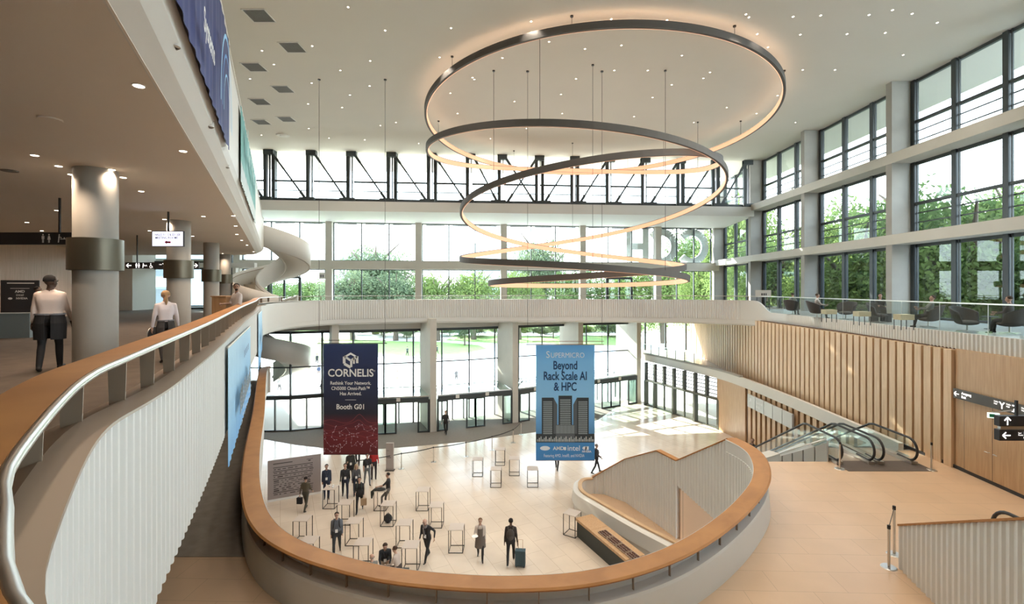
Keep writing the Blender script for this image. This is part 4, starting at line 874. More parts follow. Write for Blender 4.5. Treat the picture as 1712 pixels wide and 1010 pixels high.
# black sign at the left edge
Y = 13.0; a = at_y(-60, 399, Y); b = at_y(128, 399, Y); w_ = (b-a).length; hh = 20/F*Y
t, F4 = box_sign('direction_sign', 'large black hanging sign with toilet symbols left of the front column', a, w_, hh, .12, (1, 0, 0), M['black'], 'sign', 2, ZL)
q = MB(); man(q, F4, w_*(136/188), hh/2, .24); man(q, F4, w_*(146/188), hh/2, .24, 0, True); changing(q, F4, w_*(163/188), hh/2, .23); rr = random.Random(2)
q.build('symbols', M['letter'], t)
# far facade small white sign
P = at_y(534, 461, 46.3); t, F4 = box_sign('notice_sign', 'small white hanging notice beside the left end of the far facade', P, 1.1, .62, .05, (1, 0, 0), M['letter'], 'sign', 1, CAMZ+1.95)
q = MB(); rect(q, F4, .1, .12, .24, .42); rect(q, F4, .3, .12, .44, .42); rect(q, F4, .6, .3, .95, .36); rect(q, F4, .6, .22, .9, .26); q.build('symbols', flat((.2, .2, .22)), t)
# notice on the bridge end
P = at_y(1263, 491, 33.5); t, F4 = box_sign('notice_sign', 'small grey notice board standing at the corner of the bridge handrail', P, 1.1, .5, .05, (1, 0, 0), M['concrete_pale'])
q = MB(); write(q, F4, 'abt', .2, .6, .2); q = MB(); rect(q, F4, .4, .12, .5, .28); rect(q, F4, .55, .12, .65, .28); rect(q, F4, .7, .12, .78, .28); q.build('symbols', M['black'], t); q = MB(); q.beam((.1, 0, -.25), (.1, 0, ZB-P.z), .03, .03); q.beam((1, 0, -.25), (1, 0, ZB-P.z), .03, .03); q.build('leg', M['black'], t)
# wall sign strip at the right
(p0, d) = wallpt(17.35, .07, at_y(0, 657, 17.35).z); z = p0.z; (p1, _) = wallpt(13.6, .07, z)
t = thing('wall_sign', 'grey sign strip on the timber wall reading Ausgang Exit', 'sign', p0); d = (p1-p0).normalized(); L = (p1-p0).length
q = MB(); q.beam(Vector(), d*L, .1, .34); q.build('panel', flat((.10, .10, .095)), t)
F4 = frame_m(d.cross(Vector((0, 0, 1)))*.052-Vector((0, 0, .17)), d, (0, 0, 1)); q = MB(); arrow(q, F4, (.16, .17), .2, (-1, 0)); write(q, F4, 'Ausgang', .12, .36, .235, 'LEFT', bold=.003); write(q, F4, 'Exit', .12, .36, .105, 'LEFT', bold=.003)
for x, s in ((1.62, 'Y'), (2.05, 'Z'), (2.55, 'A–G')): write(q, F4, 'Halle\nHall', .075, x, .22, 'LEFT'); write(q, F4, s, .31, x+.19, .16, 'LEFT', bold=.006)
q.build('lettering', M['letter_glow'], t)
# hanging black signs at the right
Y = 12.0
for py0, py1, lb in ((696, 713, 'upper black hanging sign with a straight up arrow in front of the timber doors'), (719, 737, 'lower black hanging sign with a left arrow and the number 5')):
    a = at_y(1671, (py0+py1)/2, Y); b = at_y(1800, (py0+py1)/2, Y); w_ = b.x-a.x; hh = (py1-py0)/F*Y
    t = thing('hanging_sign', lb, 'sign', a); q = MB(); q.bb(0, w_, 0, .14, -hh/2, hh/2); q.build('panel', M['black'], t); F4 = frame_m((0, -.002, -hh/2), (1, 0, 0), (0, 0, 1)); q = MB()
    if py0 < 700: arrow(q, F4, (.20, hh/2), .19, (0, 1))
    else: arrow(q, F4, (.18, hh/2), .19, (-1, 0)); write(q, F4, 'Saal\nRoom', .05, .47, hh*.62, 'LEFT'); write(q, F4, '5–8', .24, .60, hh*.48, 'LEFT', bold=.006)
    q.build('symbols', M['letter_glow'], t)
    if py0 < 700: q = MB(); q.beam((.5, .07, hh/2), (.5, .07, 8.1-a.z), .05, .05); q.beam((1.6, .07, hh/2), (1.6, .07, 8.1-a.z), .05, .05); q.build('rod', M['black'], t)
    else: q = MB(); q.bb(.06, w_, .03, .11, hh/2, hh/2+.1); q.build('bracket', M['steel'], t)
P = at_y(1651, 694, 14.6); t, F4 = box_sign('exit_sign', 'small green and white emergency exit sign above the timber doors', P, .28, .16, .06, (1, -.4, 0), mat('exit_sign_white', (.7, .8, .76), .4, emit=(.7, .9, .82), estr=.4)); q = MB(); rect(q, F4, .03, .03, .16, .13); q.build('symbol', flat((.02, .3, .16)), t)
q = MB(); q.beam((.14, 0, .08), (.14+.9, .25, .08), .03, .03); q.build('bracket', M['steel'], t)
# light-box boards on the lower timber wall
A = Vector((15.58, 32.4, 3.33)); B = Vector((15.68, 27.2, 3.28)); t = thing('wall_sign', 'pale translucent directory panels on the timber wall above the escalator', 'sign', A); d = (B-A).normalized(); L = (B-A).length
for k in range(5): q = MB(); q.beam(d*L*k/5+d*.03, d*L*(k+1)/5-d*.03, .12, .86); q.build('panel', flat((.52, .53, .52), .35), t)
F4 = frame_m(d.cross(Vector((0, 0, 1)))*.064-Vector((0, 0, .43)), d, (0, 0, 1)); q = MB(); arrow(q, F4, (.4, .5), .3, (.7, .7)); write(q, F4, 'Saal 5–8', .22, 1.2, .56, 'LEFT'); write(q, F4, 'A–G', .22, 1.2, .28, 'LEFT'); q.build('lettering', flat((.8, .8, .8)), t)
# CCH letters fixed outside the far facade, read from outside (mirrored from here)
for s, px, lb in (('C', 1160, 'right hand letter C'), ('C', 1108, 'middle letter C'), ('H', 1068, 'letter H')):
    u = (px-CX)/F; x = u*(51.6-.1185*21)/(1-.1185*u)+.0; y = UF(x)+.7; h = 3.9
    t = thing('sign_letter', {'C1160': 'large pale letter C outside the far facade, next to the hall corner', 'C1108': 'large pale letter C outside the far facade, between the other C and the H', 'H1068': 'large pale letter H outside the far facade'}[s+str(px)], 'letter', (x, y, CAMZ+4.6), 0, 'giant letters on the facade')
    q = MB(); 
    if s == 'C':
        pts = [Vector((-1.45*math.cos(a), 0, 1.6*math.sin(a))) for a in [math.radians(42+i*276/28) for i in range(29)]]
        for a, b in zip(pts, pts[1:]): q.beam(a, b, .35, .75, 0, up=((a+b)/2).normalized())
    else:
        q.bb(-1.2, -.55, -.17, .17, -1.95, 1.95); q.bb(.55, 1.2, -.17, .17, -1.95, 1.95); q.bb(-.55, .55, -.17, .17, -.35, .35)
    q.build('body', flat((.8, .8, .8)), t)
    q = MB(); q.beam((0, 0, 1.5), (0, .0, 2.02), .06, .06); q.build('bracket', M['steel'], t)

# ------------------------------------------------------------------ escalators
def escalator(root, x0, x1, y0, z0, dirn, run, ang=30):
    tn = math.tan(math.radians(ang)); s = dirn; flat_ = 1.6
    def pt(x, t, h):                                   # t: metres along plan from the newel
        dz = -max(0, t-flat_-.3)*tn if s > 0 else max(0, t-flat_-.3)*tn
        return Vector((x, y0+s*t, z0+h+dz))
    for x in (x0, x1):
        ts = [i*.25 for i in range(int(run/.25)+1)]
        top = [pt(x, t, .95) for t in ts]
        nose = [Vector((x, y0+s*(.0+.42*(1-math.cos(a)))-s*.42, z0+.53+.42*math.sin(a))) for a in [-PI/2+PI*i/12 for i in range(13)]]
        nose = [Vector((x, y0-s*.42*math.cos(a), z0+.53+.42*math.sin(a))) for a in [-PI/2+PI*i/12 for i in range(13)]]
        q = MB(); q.tube([Vector((x, y0+s*.5, z0+.13))]+nose+top[1:], .045, 8); child(q.build('handrail', M['black']), root)
        q = MB(); vs = []; N = len(top)
        bot = [pt(x, t, .12) for t in ts]; vs = [p for p in top]+[p for p in bot]; vs2 = [p+Vector((.015, 0, 0)) for p in vs]
        fs = [(i, i+1, N+i+1, N+i) for i in range(N-1)]; q.add(vs, fs); q.add(vs2, [f[::-1] for f in fs])
        c = Vector((x, y0, z0+.53)); q.add([c]+nose, [(0, i+1, i+2) for i in range(12)]); child(q.build('glass_panel', M['glass_clear']), root)
        q = MB(); q.sweep([pt(x, t, 0) for t in ts], [(-.12, -.25), (-.12, .13), (.12, .13), (.12, -.25)]); q.bb(x-.12, x+.12, min(y0-s*.3, y0), max(y0-s*.3, y0), z0-.0, z0+.12); child(q.build('skirt', M['steel']), root)
    q = MB(); k = 0; t = flat_
    while t < run-.4:
        p = pt(0, t+.2, 0); q.bb(x0+.14, x1-.14, y0+s*t-.2, y0+s*t+.2, p.z-.2, p.z); t += .4
    child(q.build('steps', M['frame']), root)
    q = MB(); q.bb(x0+.1, x1-.1, min(y0-s*.3, y0+s*flat_), max(y0-s*.3, y0+s*flat_), z0-.02, z0+.012); child(q.build('comb_plate', M['steel_warm']), root)
e1 = thing('escalator', 'glass sided escalator on the left of the pair going down to the ground floor', 'escalator', (12.5, 18, ZM)); escalator(e1, 11.95, 13.15, 18.0, ZM, 1, 9.6)
e2 = thing('escalator', 'glass sided escalator beside the timber wall going down to the ground floor', 'escalator', (14.2, 18, ZM)); escalator(e2, 13.5, 14.75, 18.0, ZM, 1, 9.6)
e3 = thing('escalator', 'escalator going up behind the ribbed white wall at the lower right', 'escalator', (12, 11.9, ZM)); escalator(e3, 12.25, 13.45, 11.85, ZM, -1, 9.5)
q = MB(); q.bb(11.85, 15.0, 17.08, 18.1, ZM, ZM+.014); tag(q.build('floor_mat', M['darkmat']), 'dark brown mat in front of the two escalators', 'mat')
gd = thing('guard_rail', 'grey panelled guard with a steel handrail beside the left escalator', 'guard rail', (11.75, 18.1, ZM)); q = MB()
P0 = Vector((11.72, 18.05, 5.16)); P1 = Vector((11.72, 24.3, 2.0)); q.tube([Vector((11.72, 18.05, ZM)), P0+Vector((0, 0, -.05)), P0+Vector((0, .12, .02)), P1], .025, 8); child(q.build('handrail', M['steel']), gd)
for k in range(8):
    a = P0.lerp(P1, k/8+.01); b = P0.lerp(P1, (k+1)/8-.004); q = MB()
    q.add([a+Vector((0, 0, -.1)), b+Vector((0, 0, -.1)), b+Vector((0, 0, -1.5)), a+Vector((0, 0, -1.5)), a+Vector((.05, 0, -.1)), b+Vector((.05, 0, -.1)), b+Vector((.05, 0, -1.5)), a+Vector((.05, 0, -1.5))], [(0, 1, 2, 3), (7, 6, 5, 4), (0, 4, 5, 1), (1, 5, 6, 2), (2, 6, 7, 3), (3, 7, 4, 0)]); child(q.build('panel', flat((.36, .35, .32), .5)), gd)
mb = MB(); mb.add([(11.75, 18.1, 4.0), (11.75, 27.3, -1.2), (11.75, 27.3, 0), (11.75, 18.1, ZM), (15.4, 18.1, 4.0), (15.4, 27.3, -1.2), (15.4, 27.3, 0), (15.4, 18.1, ZM-.02)], [(0, 1, 2, 3), (7, 6, 5, 4)]) ; 
tb = MB(); tb.add([(x, y, z) for x in (11.75, 15.3) for y, z in ((18.7, 3.9), (28, -1.3), (28, -.9), (18.7, 4.2))], [(0, 1, 2, 3), (7, 6, 5, 4), (0, 4, 5, 1), (1, 5, 6, 2), (2, 6, 7, 3), (3, 7, 4, 0)]); struct('floor_escalator_truss', tb, M['steel'])

# parapet of the stair rising towards the balcony at the lower right
rp = [(8.95, 11.15, 5.35, ZM)]+[(8.95-.215*t, 11.15-t, 5.35+.53*t, ZM) for t in (2, 4, 6, 8, 10)]
ribbed('wall_stair_right', rp, thick=-.12, amp=-.035)
mb = MB(); mb.sweep([Vector((c[0], c[1], c[2])) for c in rp], [(.06, 0), (.06, .045), (-.38, .045), (-.38, 0)]); struct('trim_34', mb, M['wood_cap'])
mb = MB(); mb.sweep([Vector((c[0]+.3, c[1], c[2])) for c in rp], [(.0, -1.1), (.0, 0), (-.1, 0), (-.1, -1.1)]); mb.add([(8.95, 11.15, ZM), (9.35, 11.15, ZM), (9.35, 11.15, 5.35), (8.95, 11.15, 5.35)], [(0, 1, 2, 3)]); struct('wall_stair_right_inner', mb, M['rib'])

# ------------------------------------------------------------------ stanchions and ropes
def stanchion(P, label, group=None, h=.95, cat='stanchion'):
    t = thing('stanchion', label, cat, P, 0, group); q = MB(); q.cyl((0, 0, 0), (0, 0, .02), .17, .15, n=24); q.build('base', M['steel'], t)
    q = MB(); q.cyl((0, 0, .02), (0, 0, h), .03, n=12); q.build('post', M['steel'], t); q = MB(); q.cyl((0, 0, h-.09), (0, 0, h), .036, n=12); q.build('belt_head', M['black'], t); return t
def belt(a, b, label, sag=.04, th=.05):
    q = MB(); n = 10; pts = [a.lerp(b, i/n)-Vector((0, 0, sag*4*(i/n)*(1-i/n))) for i in range(n+1)]; q.sweep(pts, [(-.004, -th/2), (-.004, th/2), (.004, th/2), (.004, -th/2)]); return tag(q.build('barrier_belt', M['black']), label, 'belt')
gl_ = 'belt barrier by the entrance mat'
spx = [(598, 797, 'behind the crowd under the navy banner'), (671, 784, 'next to the tall info pillar'), (724.7, 772.8, 'second to the right of the info pillar'), (779, 763.8, 'third to the right of the info pillar'), (822.7, 752.9, 'fourth to the right of the info pillar'), (858, 740.3, 'on the edge of the entrance mat'), (871, 727, 'beside the fin wall, last of the row')]
sts = []
for x, y, lb in spx: P = at_z(x, y, 0.009 if y < 745 else 0); sts.append(P); stanchion(P, 'steel belt stanchion '+lb, gl_, .98)
for i in range(len(sts)-1): belt(sts[i]+Vector((0, 0, .93)), sts[i+1]+Vector((0, 0, .93)), 'black barrier belt running from the stanchion '+spx[i][2])
stanchion(at_z(1404, 784, ZM+.0), 'steel stanchion at the left of the escalator mat on the landing', None, 1.0)
stanchion(at_z(1557.5, 786, ZM), 'steel stanchion at the right of the escalator mat by the timber wall', None, 1.0)
Pa = Vector((8.72, 11.2, ZM)); Pb = Vector((9.28, 11.75, ZM))
stanchion(Pa, 'steel stanchion in front of the ribbed stair wall end at the lower right', None, 1.0); stanchion(Pb, 'steel stanchion behind the oak cap of the lower right stair wall', None, 1.2)
belt(Pa+Vector((0, 0, .95)), Pb+Vector((0, 0, 1.15)), 'short black belt between the two stanchions at the lower right', .0)

# ------------------------------------------------------------------ bar tables
WT = .58; HT = .96
def bar_table():
    t = thing('bar_table', '', 'table', (0, 0, 0), 0, 'square bar tables in the foyer'); w2 = WT/2
    q = MB(); q.bb(-w2-.01, w2+.01, -w2-.01, w2+.01, HT-.02, HT); q.build('tabletop', flat((.52, .45, .395), .5), t)
    q = MB()
    for s in (-1, 1): q.bb(s*w2-.012, s*w2+.012, -w2, w2, 0, .025); q.bb(-w2, w2, s*w2-.012, s*w2+.012, 0, .025)
    q.build('base_frame', M['blackmetal'], t)
    for sx in (-1, 1):
        for sy in (-1, 1): q = MB(); q.bb(sx*w2-.013, sx*w2+.013, sy*w2-.013, sy*w2+.013, 0, HT-.02); q.build('leg', M['blackmetal'], t)
    return t
tabs = [(539.5, 819, 'square bar table with cups on it, in front of the man in the navy coat'), (563.5, 843.9, 'white square bar table just behind and left of the man with the paper bag'), (577, 875.5, 'white square bar table right of the man in the grey shirt'),
        (590.9, 911.6, 'white square bar table behind the crouched group, close to the oval handrail'), (489.8, 871.4, 'white square bar table below the sponsor board'), (499, 908.8, 'white square bar table half hidden by the oval handrail, lower left'), (625.1, 822, 'white square bar table with a coat and a seated man on it'),
        (636, 846, 'white square bar table with a dark backpack under it'), (662.2, 878.6, 'white square bar table left of the stooping man in the black jacket'), (671.7, 916.6, 'white square bar table close to the oval handrail, right of the crouched pair'), (695.6, 822, 'white square bar table standing alone above the stooping man'), (717, 848.4, 'white square bar table right behind the stooping man'),
        (750, 886.4, 'white square bar table between the stooping man and the waitress'), (789.8, 769.7, 'white square bar table at the left of the five table cluster'), (828, 752.8, 'white square bar table farthest back in the five table cluster'), (851.6, 768.5, 'white square bar table in the middle right of the five table cluster'), (820, 786.3, 'white square bar table at the front of the five table cluster'), (881.9, 786, 'square bar table at the right of the five table cluster, by the blue banner')]
bt = bar_table(); tpos = []
for i, (x, y, lb) in enumerate(tabs):
    c = at_z(x, y, HT); P = Vector((c.x+WT/2, c.y+WT/2, 0)); tpos.append(P); dup(bt, P, 0.0, lb) if i else (setattr(bt, 'location', P), bt.__setitem__('label', lb))
P = at_z(960.5, 857, HT); dup(bt, (P.x-.1, P.y+.02, 0), math.radians(-33), 'white square bar table turned at an angle at the end of the serving counter')
P = tpos[0]
for dx, dy in ((-.08, .05), (.08, .1), (.12, -.08)): q = MB(); q.cyl((0, 0, 0), (0, 0, .09), .03, .04, n=12); tag(q.build('paper_cup', M['letter'], loc=(P.x+dx, P.y+dy, HT)), 'white paper cup on the bar table by the man in the navy coat', 'cup', 'cups on the bar table')

# ------------------------------------------------------------------ sponsor board, info pillar, counter
a = at_z(447.4, 840, 0); b = at_z(536.5, 824.8, 0); d = (b-a).normalized(); L = (b-a).length
t = thing('sponsor_board', 'wide grey board full of rows of sponsor names beside the oval void', 'board', a); q = MB(); q.beam(Vector((0, 0, 1.12)), d*L+Vector((0, 0, 1.12)), .06, 2.0); q.build('panel', flat((.36, .31, .3), .5), t)
q = MB(); q.beam(Vector((0, 0, .06)), d*L+Vector((0, 0, .06)), .05, .12); q.build('base', M['letter'], t)
F4 = frame_m(d.cross(Vector((0, 0, 1)))*.032, d, (0, 0, 1)); q = MB(); rr = random.Random(4)
for z in (1.72, 1.52, 1.33, 1.13, .43): rect(q, F4, .25, z-.016, L-.4, z+.016)
rect(q, F4, .25, 1.9, 1.15, 1.94); rect(q, F4, L-.7, 1.93, L-.4, 1.95); rect(q, F4, L-.62, 1.84, L-.5, 1.89)
for z in (1.62, 1.43, 1.23, 1.03, .93, .83, .73, .62, .52, .33):
    x = .28
    while x < L-.5: wd = .06+.2*rr.random(); rect(q, F4, x, z-.012-.016*rr.random(), x+wd, z+.014+.02*rr.random(), 0 if rr.random() < .4 else 1); x += wd+.06+.12*rr.random()
q.build('print', [flat((.05, .04, .04)), flat((.13, .11, .11))], t)
P = at_z(652, 786.5, 0); t = thing('info_pillar', 'slim grey standing info pillar at the entrance belt barrier', 'pillar sign', P); q = MB(); q.bb(-.22, .22, -.08, .08, .03, 1.66); q.build('panel', flat((.40, .36, .33), .5), t); q = MB(); q.bb(-.27, .27, -.16, .16, 0, .03); q.build('base', M['blackmetal'], t)
F4 = frame_m((-.22, -.082, 0), (1, 0, 0), (0, 0, 1)); q = MB(); rect(q, F4, .04, .78, .3, .82); rect(q, F4, .04, 1.2, .2, 1.22); q.build('print', flat((.1, .09, .09)), t)
a = at_z(962.5, 897, 0); b = at_z(1026, 954, 0); d = (b-a).normalized(); n = Vector((-d.y, d.x, 0)); n = n if n.x > 0 else -n; L = (b-a).length+.8; rz = math.atan2(d.y, d.x)
t = thing('serving_counter', 'long serving counter with oak top and black front beside the curved stair parapet', 'counter', a)
q = MB(); q.box(d*L/2+n*.42+Vector((0, 0, .36)), (L-.04, .74, .72), rz); q.build('body', flat((.03, .036, .033), .55), t)
q = MB()
for k in range(3): q.box(d*L*(k+.5)/3+n*.42+Vector((0, 0, .77)), (L/3-.012, .86, .11), rz)
q.build('worktop', M['wood'], t)
pl = thing('pastry_tray', '', 'tray', (0, 0, 0), 0, 'trays of pastries on the counter'); q = MB(); q.bb(-.27, .27, -.2, .2, 0, .02); q.bb(-.27, .27, -.2, -.18, 0, .05); q.bb(-.27, .27, .18, .2, 0, .05); q.bb(-.27, -.25, -.2, .2, 0, .05); q.bb(.25, .27, -.2, .2, 0, .05); q.build('dish', flat((.42, .33, .25), .4), pl)
tl = ['tray of brown pastries on the counter, nearest the bar table', 'tray of brown pastries, second from the bar table end', 'tray of brown pastries, third from the bar table end', 'tray of brown pastries nearest the oval handrail']
pm = []
for k in range(4):
    P = a+d*(1.75+.6*k)+n*.36+Vector((0, 0, .825)); o = pl if k == 0 else dup(pl, P, rz, tl[k])
    o.location = P; o.rotation_euler = (0, 0, rz); o['label'] = tl[k]
rr = random.Random(6); pmesh = None
for k in range(4):
    P = a+d*(1.75+.6*k)+n*.36+Vector((0, 0, .85))
    for i in range(5):
        for j in range(3):
            if pmesh is None: q = MB(); q.ball((0, 0, .025), (.052, .036, .03), 10, 6); pmesh = q.mesh('pastry', flat((.13, .055, .04), .5))
            o = bpy.data.objects.new('pastry', pmesh); COL.objects.link(o); o.location = P+d*(-.2+.1*i)+n*(-.12+.12*j); o.rotation_euler = (0, 0, rr.random()*3)
            tag(o, 'small dark brown pastry in the %s on the counter' % ('tray nearest the bar table', 'second tray', 'third tray', 'tray nearest the oval handrail')[k], 'pastry', 'pastries on the counter, tray %s' % ('one', 'two', 'three', 'four')[k])

# ------------------------------------------------------------------ lounge furniture on the right balcony
def egg_chair():
    t = thing('lounge_chair', '', 'chair', (0, 0, 0), 0, 'lounge chairs by the right window wall'); q = MB(); n, m = 20, 12; vs = []
    for j in range(m+1):
        u = j/m
        for i in range(n+1):
            a = -PI*.62+PI*1.24*i/n; r = .36+.12*u-.04*u*u; wing = .62+.38*math.cos(a*.8)
            vs.append(Vector((r*math.sin(a)*(1+.05*u), -r*math.cos(a)-.12*u, .36+.62*u*wing)))
    k = len(vs); inn = [v+Vector((-v.x, -v.y-.02, 0)).normalized()*.06 for v in vs]; F_ = []
    for j in range(m):
        for i in range(n): a = j*(n+1)+i; F_ += [(a, a+1, a+n+2, a+n+1), (k+a+n+1, k+a+n+2, k+a+1, k+a)]
    for i in range(n): a = m*(n+1)+i; F_.append((a, a+1, k+a+1, k+a)); F_.append((i+1, i, k+i, k+i+1))
    for j in range(m): a = j*(n+1); F_.append((a, a+n+1, k+a+n+1, k+a)); b_ = a+n; F_.append((b_+n+1, b_, k+b_, k+b_+n+1))
    q.add(vs+inn, F_, 0, True); q.build('shell', flat((.055, .05, .05), .8), t)
    q = MB(); q.ball((0, 0, .36), (.34, .36, .1), 20, 8); q.build('seat_cushion', flat((.07, .065, .065), .85), t)
    q = MB(); q.cyl((0, 0, .05), (0, 0, .3), .03, n=10)
    for k_ in range(4): a = k_*PI/2+PI/4; q.beam((0, 0, .06), (.32*math.cos(a), .32*math.sin(a), .03), .05, .03)
    q.build('swivel_base', M['steel'], t); return t
ec = egg_chair(); cl = [(1366, 17.9+8.4, -110, 'dark lounge chair with a person in a pale top, second from the bridge corner'), (1414, 25.2, 120, 'empty low dark lounge chair between the planters'), (1470, 23.0, 200, 'tall dark lounge chair with a person behind the second planter'), (1552, 20.0, 60, 'dark lounge chair with a person leaning back in it'), (1617, 18.0, 185, 'empty dark lounge chair turned with its back to the hall'), (1688, 17.2, 30, 'dark lounge chair at the right edge with a person in it'), (1325, 29.6, -60, 'dark lounge chair nearest the bridge corner with a person in it')]
cpos = []
for i, (px, Y, a, lb) in enumerate(cl):
    P = Vector(((px-CX)/F*Y, Y, ZB+.007)); cpos.append((P, math.radians(a))); o = dup(ec, P, math.radians(a), lb) if i else ec
    o.location = P; o.rotation_euler = (0, 0, math.radians(a)); o['label'] = lb
def planter():
    t = thing('side_table', '', 'side table', (0, 0, 0), 0, 'pale box tables on black legs in the lounge'); q = MB(); q.bb(-.27, .27, -.2, .2, .4, .62); q.build('box', mat('cane_box', (.50, .46, .30), .7, noise=.2, nscale=25), t)
    for sx in (-1, 1):
        for sy in (-1, 1): q = MB(); q.bb(sx*.25-.012, sx*.25+.012, sy*.18-.012, sy*.18+.012, 0, .4); q.build('leg', M['blackmetal'], t)
    return t
sp = planter()
for i, (px, Y, lb) in enumerate(((1386, 23.3, 'pale box table on black legs, nearest the bridge corner'), (1441, 21.4, 'pale box table on black legs, in front of the tall dark chair'), (1511, 19.0, 'pale box table on black legs, beside the front concrete column'))):
    P = Vector(((px-CX)/F*Y, Y, ZB+.007)); o = dup(sp, P, 0, lb) if i else sp; o.location = P; o['label'] = lb
q = MB(); t = thing('cafe_table', 'small round dark side table on one leg by the window', 'table', ((1655-CX)/F*19.3, 19.3, ZB+.007)); q.cyl((0, 0, .5), (0, 0, .52), .25, n=20); q.build('tabletop', M['frame'], t); q = MB(); q.cyl((0, 0, 0), (0, 0, .5), .03, n=10); q.cyl((0, 0, 0), (0, 0, .02), .18, n=16); q.build('leg', M['frame'], t)

# ------------------------------------------------------------------ left balcony furniture
P = at_z(34, 551, ZB); t = thing('roll_up_stand', 'black roll up stand with small white sponsor names against the timber wall', 'banner stand', P, .35); q = MB(); q.bb(-.6, .6, -.02, .02, .06, 2.0); q.build('panel', flat((.014, .016, .02), .5), t); q = MB(); q.bb(-.62, .62, -.12, .12, 0, .07); q.build('base', M['blackmetal'], t)
F4 = frame_m((-.6, -.022, 0), (1, 0, 0), (0, 0, 1)); q = MB(); rect(q, F4, .2, 1.86, 1.05, 1.9); rect(q, F4, .3, 1.66, .9, 1.675); write(q, F4, 'AMD', .14, .6, 1.54, bold=.003); write(q, F4, 'intel', .14, .6, 1.4); write(q, F4, 'NVIDIA', .11, .66, 1.26, bold=.003); disc(q, F4, (.3, 1.26), .07, 0, r2=.045); q.build('lettering', flat((.55, .55, .55)), t)
P = at_z(-6, 566, ZB); t = thing('reception_counter', 'grey blue counter block at the left edge of the balcony', 'counter', (P.x, P.y+.35, ZB), .3); q = MB(); q.bb(-1.1, .78, -.35, .35, 0, .8); q.build('body', flat((.17, .21, .22), .6), t); q = MB(); q.bb(-1.12, .8, -.37, .37, .8, .83); q.build('worktop', flat((.2, .24, .25), .5), t)
P = Vector((-9.75, 15.6, ZB)); t = thing('lectern', 'tall plain wooden desk by the balcony rail next to the man in the pale shirt', 'desk', P, -.3); q = MB(); q.bb(-.3, .3, -.25, .25, 0, 1.38); q.build('body', M['wood'], t); q = MB(); q.bb(-.33, .33, -.28, .28, 1.38, 1.42); q.build('top', M['wood'], t)
